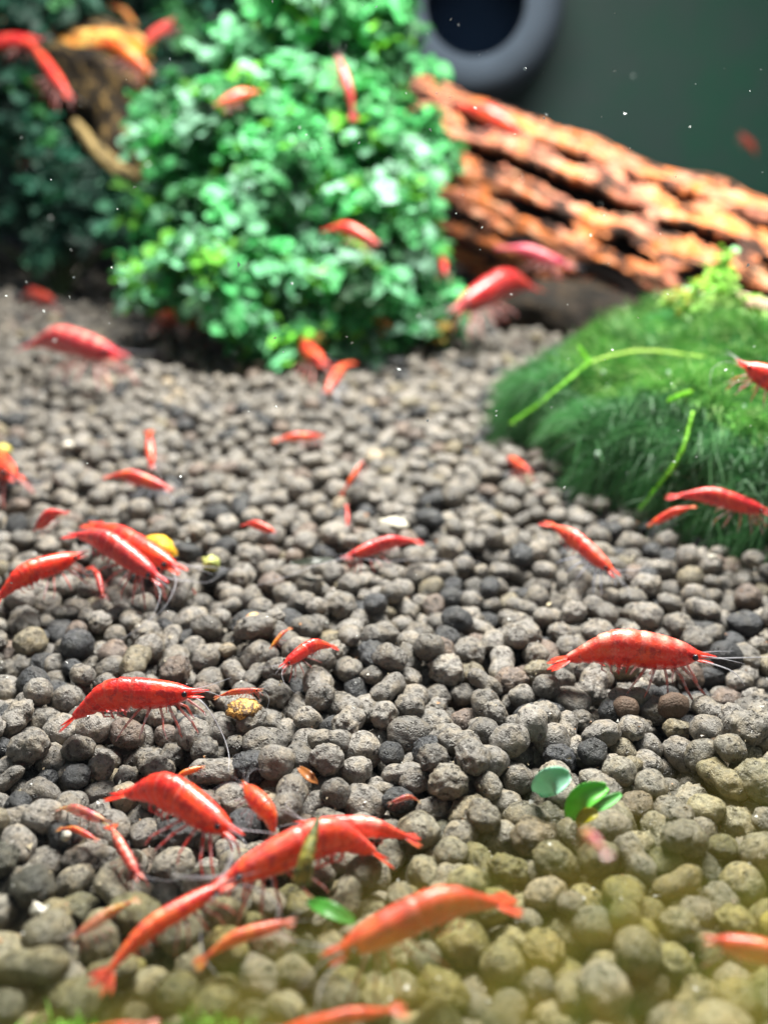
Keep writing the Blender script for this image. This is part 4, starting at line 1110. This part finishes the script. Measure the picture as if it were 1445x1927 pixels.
# moss tufts near the glass, bottom edge
def tuft(label, c, n, ln, seed, col):
    r = random.Random(seed); V = []; T = []
    for i in range(n):
        p = Vector((r.gauss(0, .16), r.gauss(0, .08), 0)); d = Vector((r.gauss(0, .6), r.gauss(0, .6), 1)).normalized()
        q = p+d*ln*r.uniform(.5, 1.1); e = q+Vector((r.gauss(0, .08), r.gauss(0, .08), r.uniform(-.03, .06))); s = d.cross(Vector((0, 1, .2))).normalized()*.02
        k = len(V); V += [p-s, p+s, q-s*.8, q+s*.8, e]; T += [(k, k+1, k+3), (k, k+3, k+2), (k+2, k+3, k+4)]
    tag(link('moss_tuft', tri_mesh('moss_tuft', [v[:] for v in V], T, simple('tuft_green', col, .6)), None, c), label, 'moss')
tuft('bright green moss tuft at the bottom edge, far left', at_z(125, 1965, .1), 140, .12, 1, (0.14, 0.36, 0.03))
tuft('bright green moss tuft at the bottom edge, right of the thin sliver of shrimp', at_z(385, 1960, .1), 140, .12, 2, (0.12, 0.34, 0.03))

# fine grit and waste lying on the pellets; white bits also paint glints
rg = random.Random(77); gV = []; gT = []; gC = []
vis = [int(i) for i in order[:3200] if cnt[i] > 0]
for _ in range(2600):
    i = rg.choice(vis[:1500] if rg.random() < .7 else vis)
    th = rg.uniform(0, 6.283); el = rg.uniform(.25, 1.4)
    d = Vector((math.cos(th)*math.cos(el), math.sin(th)*math.cos(el), math.sin(el)))
    p = Vector((PX[i], PY[i], PZ[i]))+d*PR[i]*1.0
    s_ = rg.uniform(.008, .026)*(1.6 if rg.random() < .08 else 1); k = len(gV)
    gV.extend([(p+Vector((rg.gauss(0, 1), rg.gauss(0, 1), rg.gauss(0, .7)))*s_*.7)[:] for _ in range(4)])
    gT.extend([(k, k+1, k+2), (k, k+2, k+3), (k, k+3, k+1), (k+1, k+3, k+2)])
    t = rg.random(); c = (.75, .75, .72) if t < .35 else (.45, .38, .26) if t < .7 else (.12, .08, .05) if t < .9 else (.5, .25, .12)
    gC.extend([c]*4)
gm, nt_, out_ = new_mat('grit'); g = N(nt_); bs = g('BsdfPrincipled'); bs.inputs['Roughness'].default_value = .35
g.set(bs.inputs['Base Color'], g('Attribute', attribute_name='tint').outputs['Color']); nt_.links.new(bs.outputs[0], out_.inputs[0])
tag(link('fine_grit', tri_mesh('fine_grit', gV, gT, gm, False, tint=np.array(gC))), 'fine pale and brown grit with painted white glints over the pellets', 'grit', kind='stuff')

# tiny flecks drifting in the water
r = random.Random(5); V = []; T = []
def fleck(p, s):
    k = len(V); n = [Vector((r.gauss(0, 1), r.gauss(0, 1), r.gauss(0, 1))).normalized()*s*r.uniform(.35, 1) for _ in range(4)]
    V.extend([(p+q)[:] for q in n]); T.extend([(k, k+1, k+2), (k, k+2, k+3), (k, k+3, k+1), (k+1, k+3, k+2)])
for _ in range(300):
    d = r.uniform(10.5, 14.5) if r.random() < .72 else r.uniform(7.5, 22)
    p = at_d(r.uniform(-300, 1750), r.uniform(-150, 900) if r.random() < .85 else r.uniform(900, 1500), d)
    if p.z > .6: fleck(p, r.uniform(.010, .040)*(1 if d > 10 else .8))
fm, nt_, out_ = new_mat('drifting_fleck'); g = N(nt_)
bs = g('BsdfPrincipled'); bs.inputs['Base Color'].default_value = (.85, .9, .9, 1); bs.inputs['Roughness'].default_value = .3; nt_.links.new(bs.outputs[0], out_.inputs[0])
tag(link('drifting_flecks', tri_mesh('drifting_flecks', V, T, fm, False)), 'tiny white flecks drifting in the water', 'debris', kind='stuff')
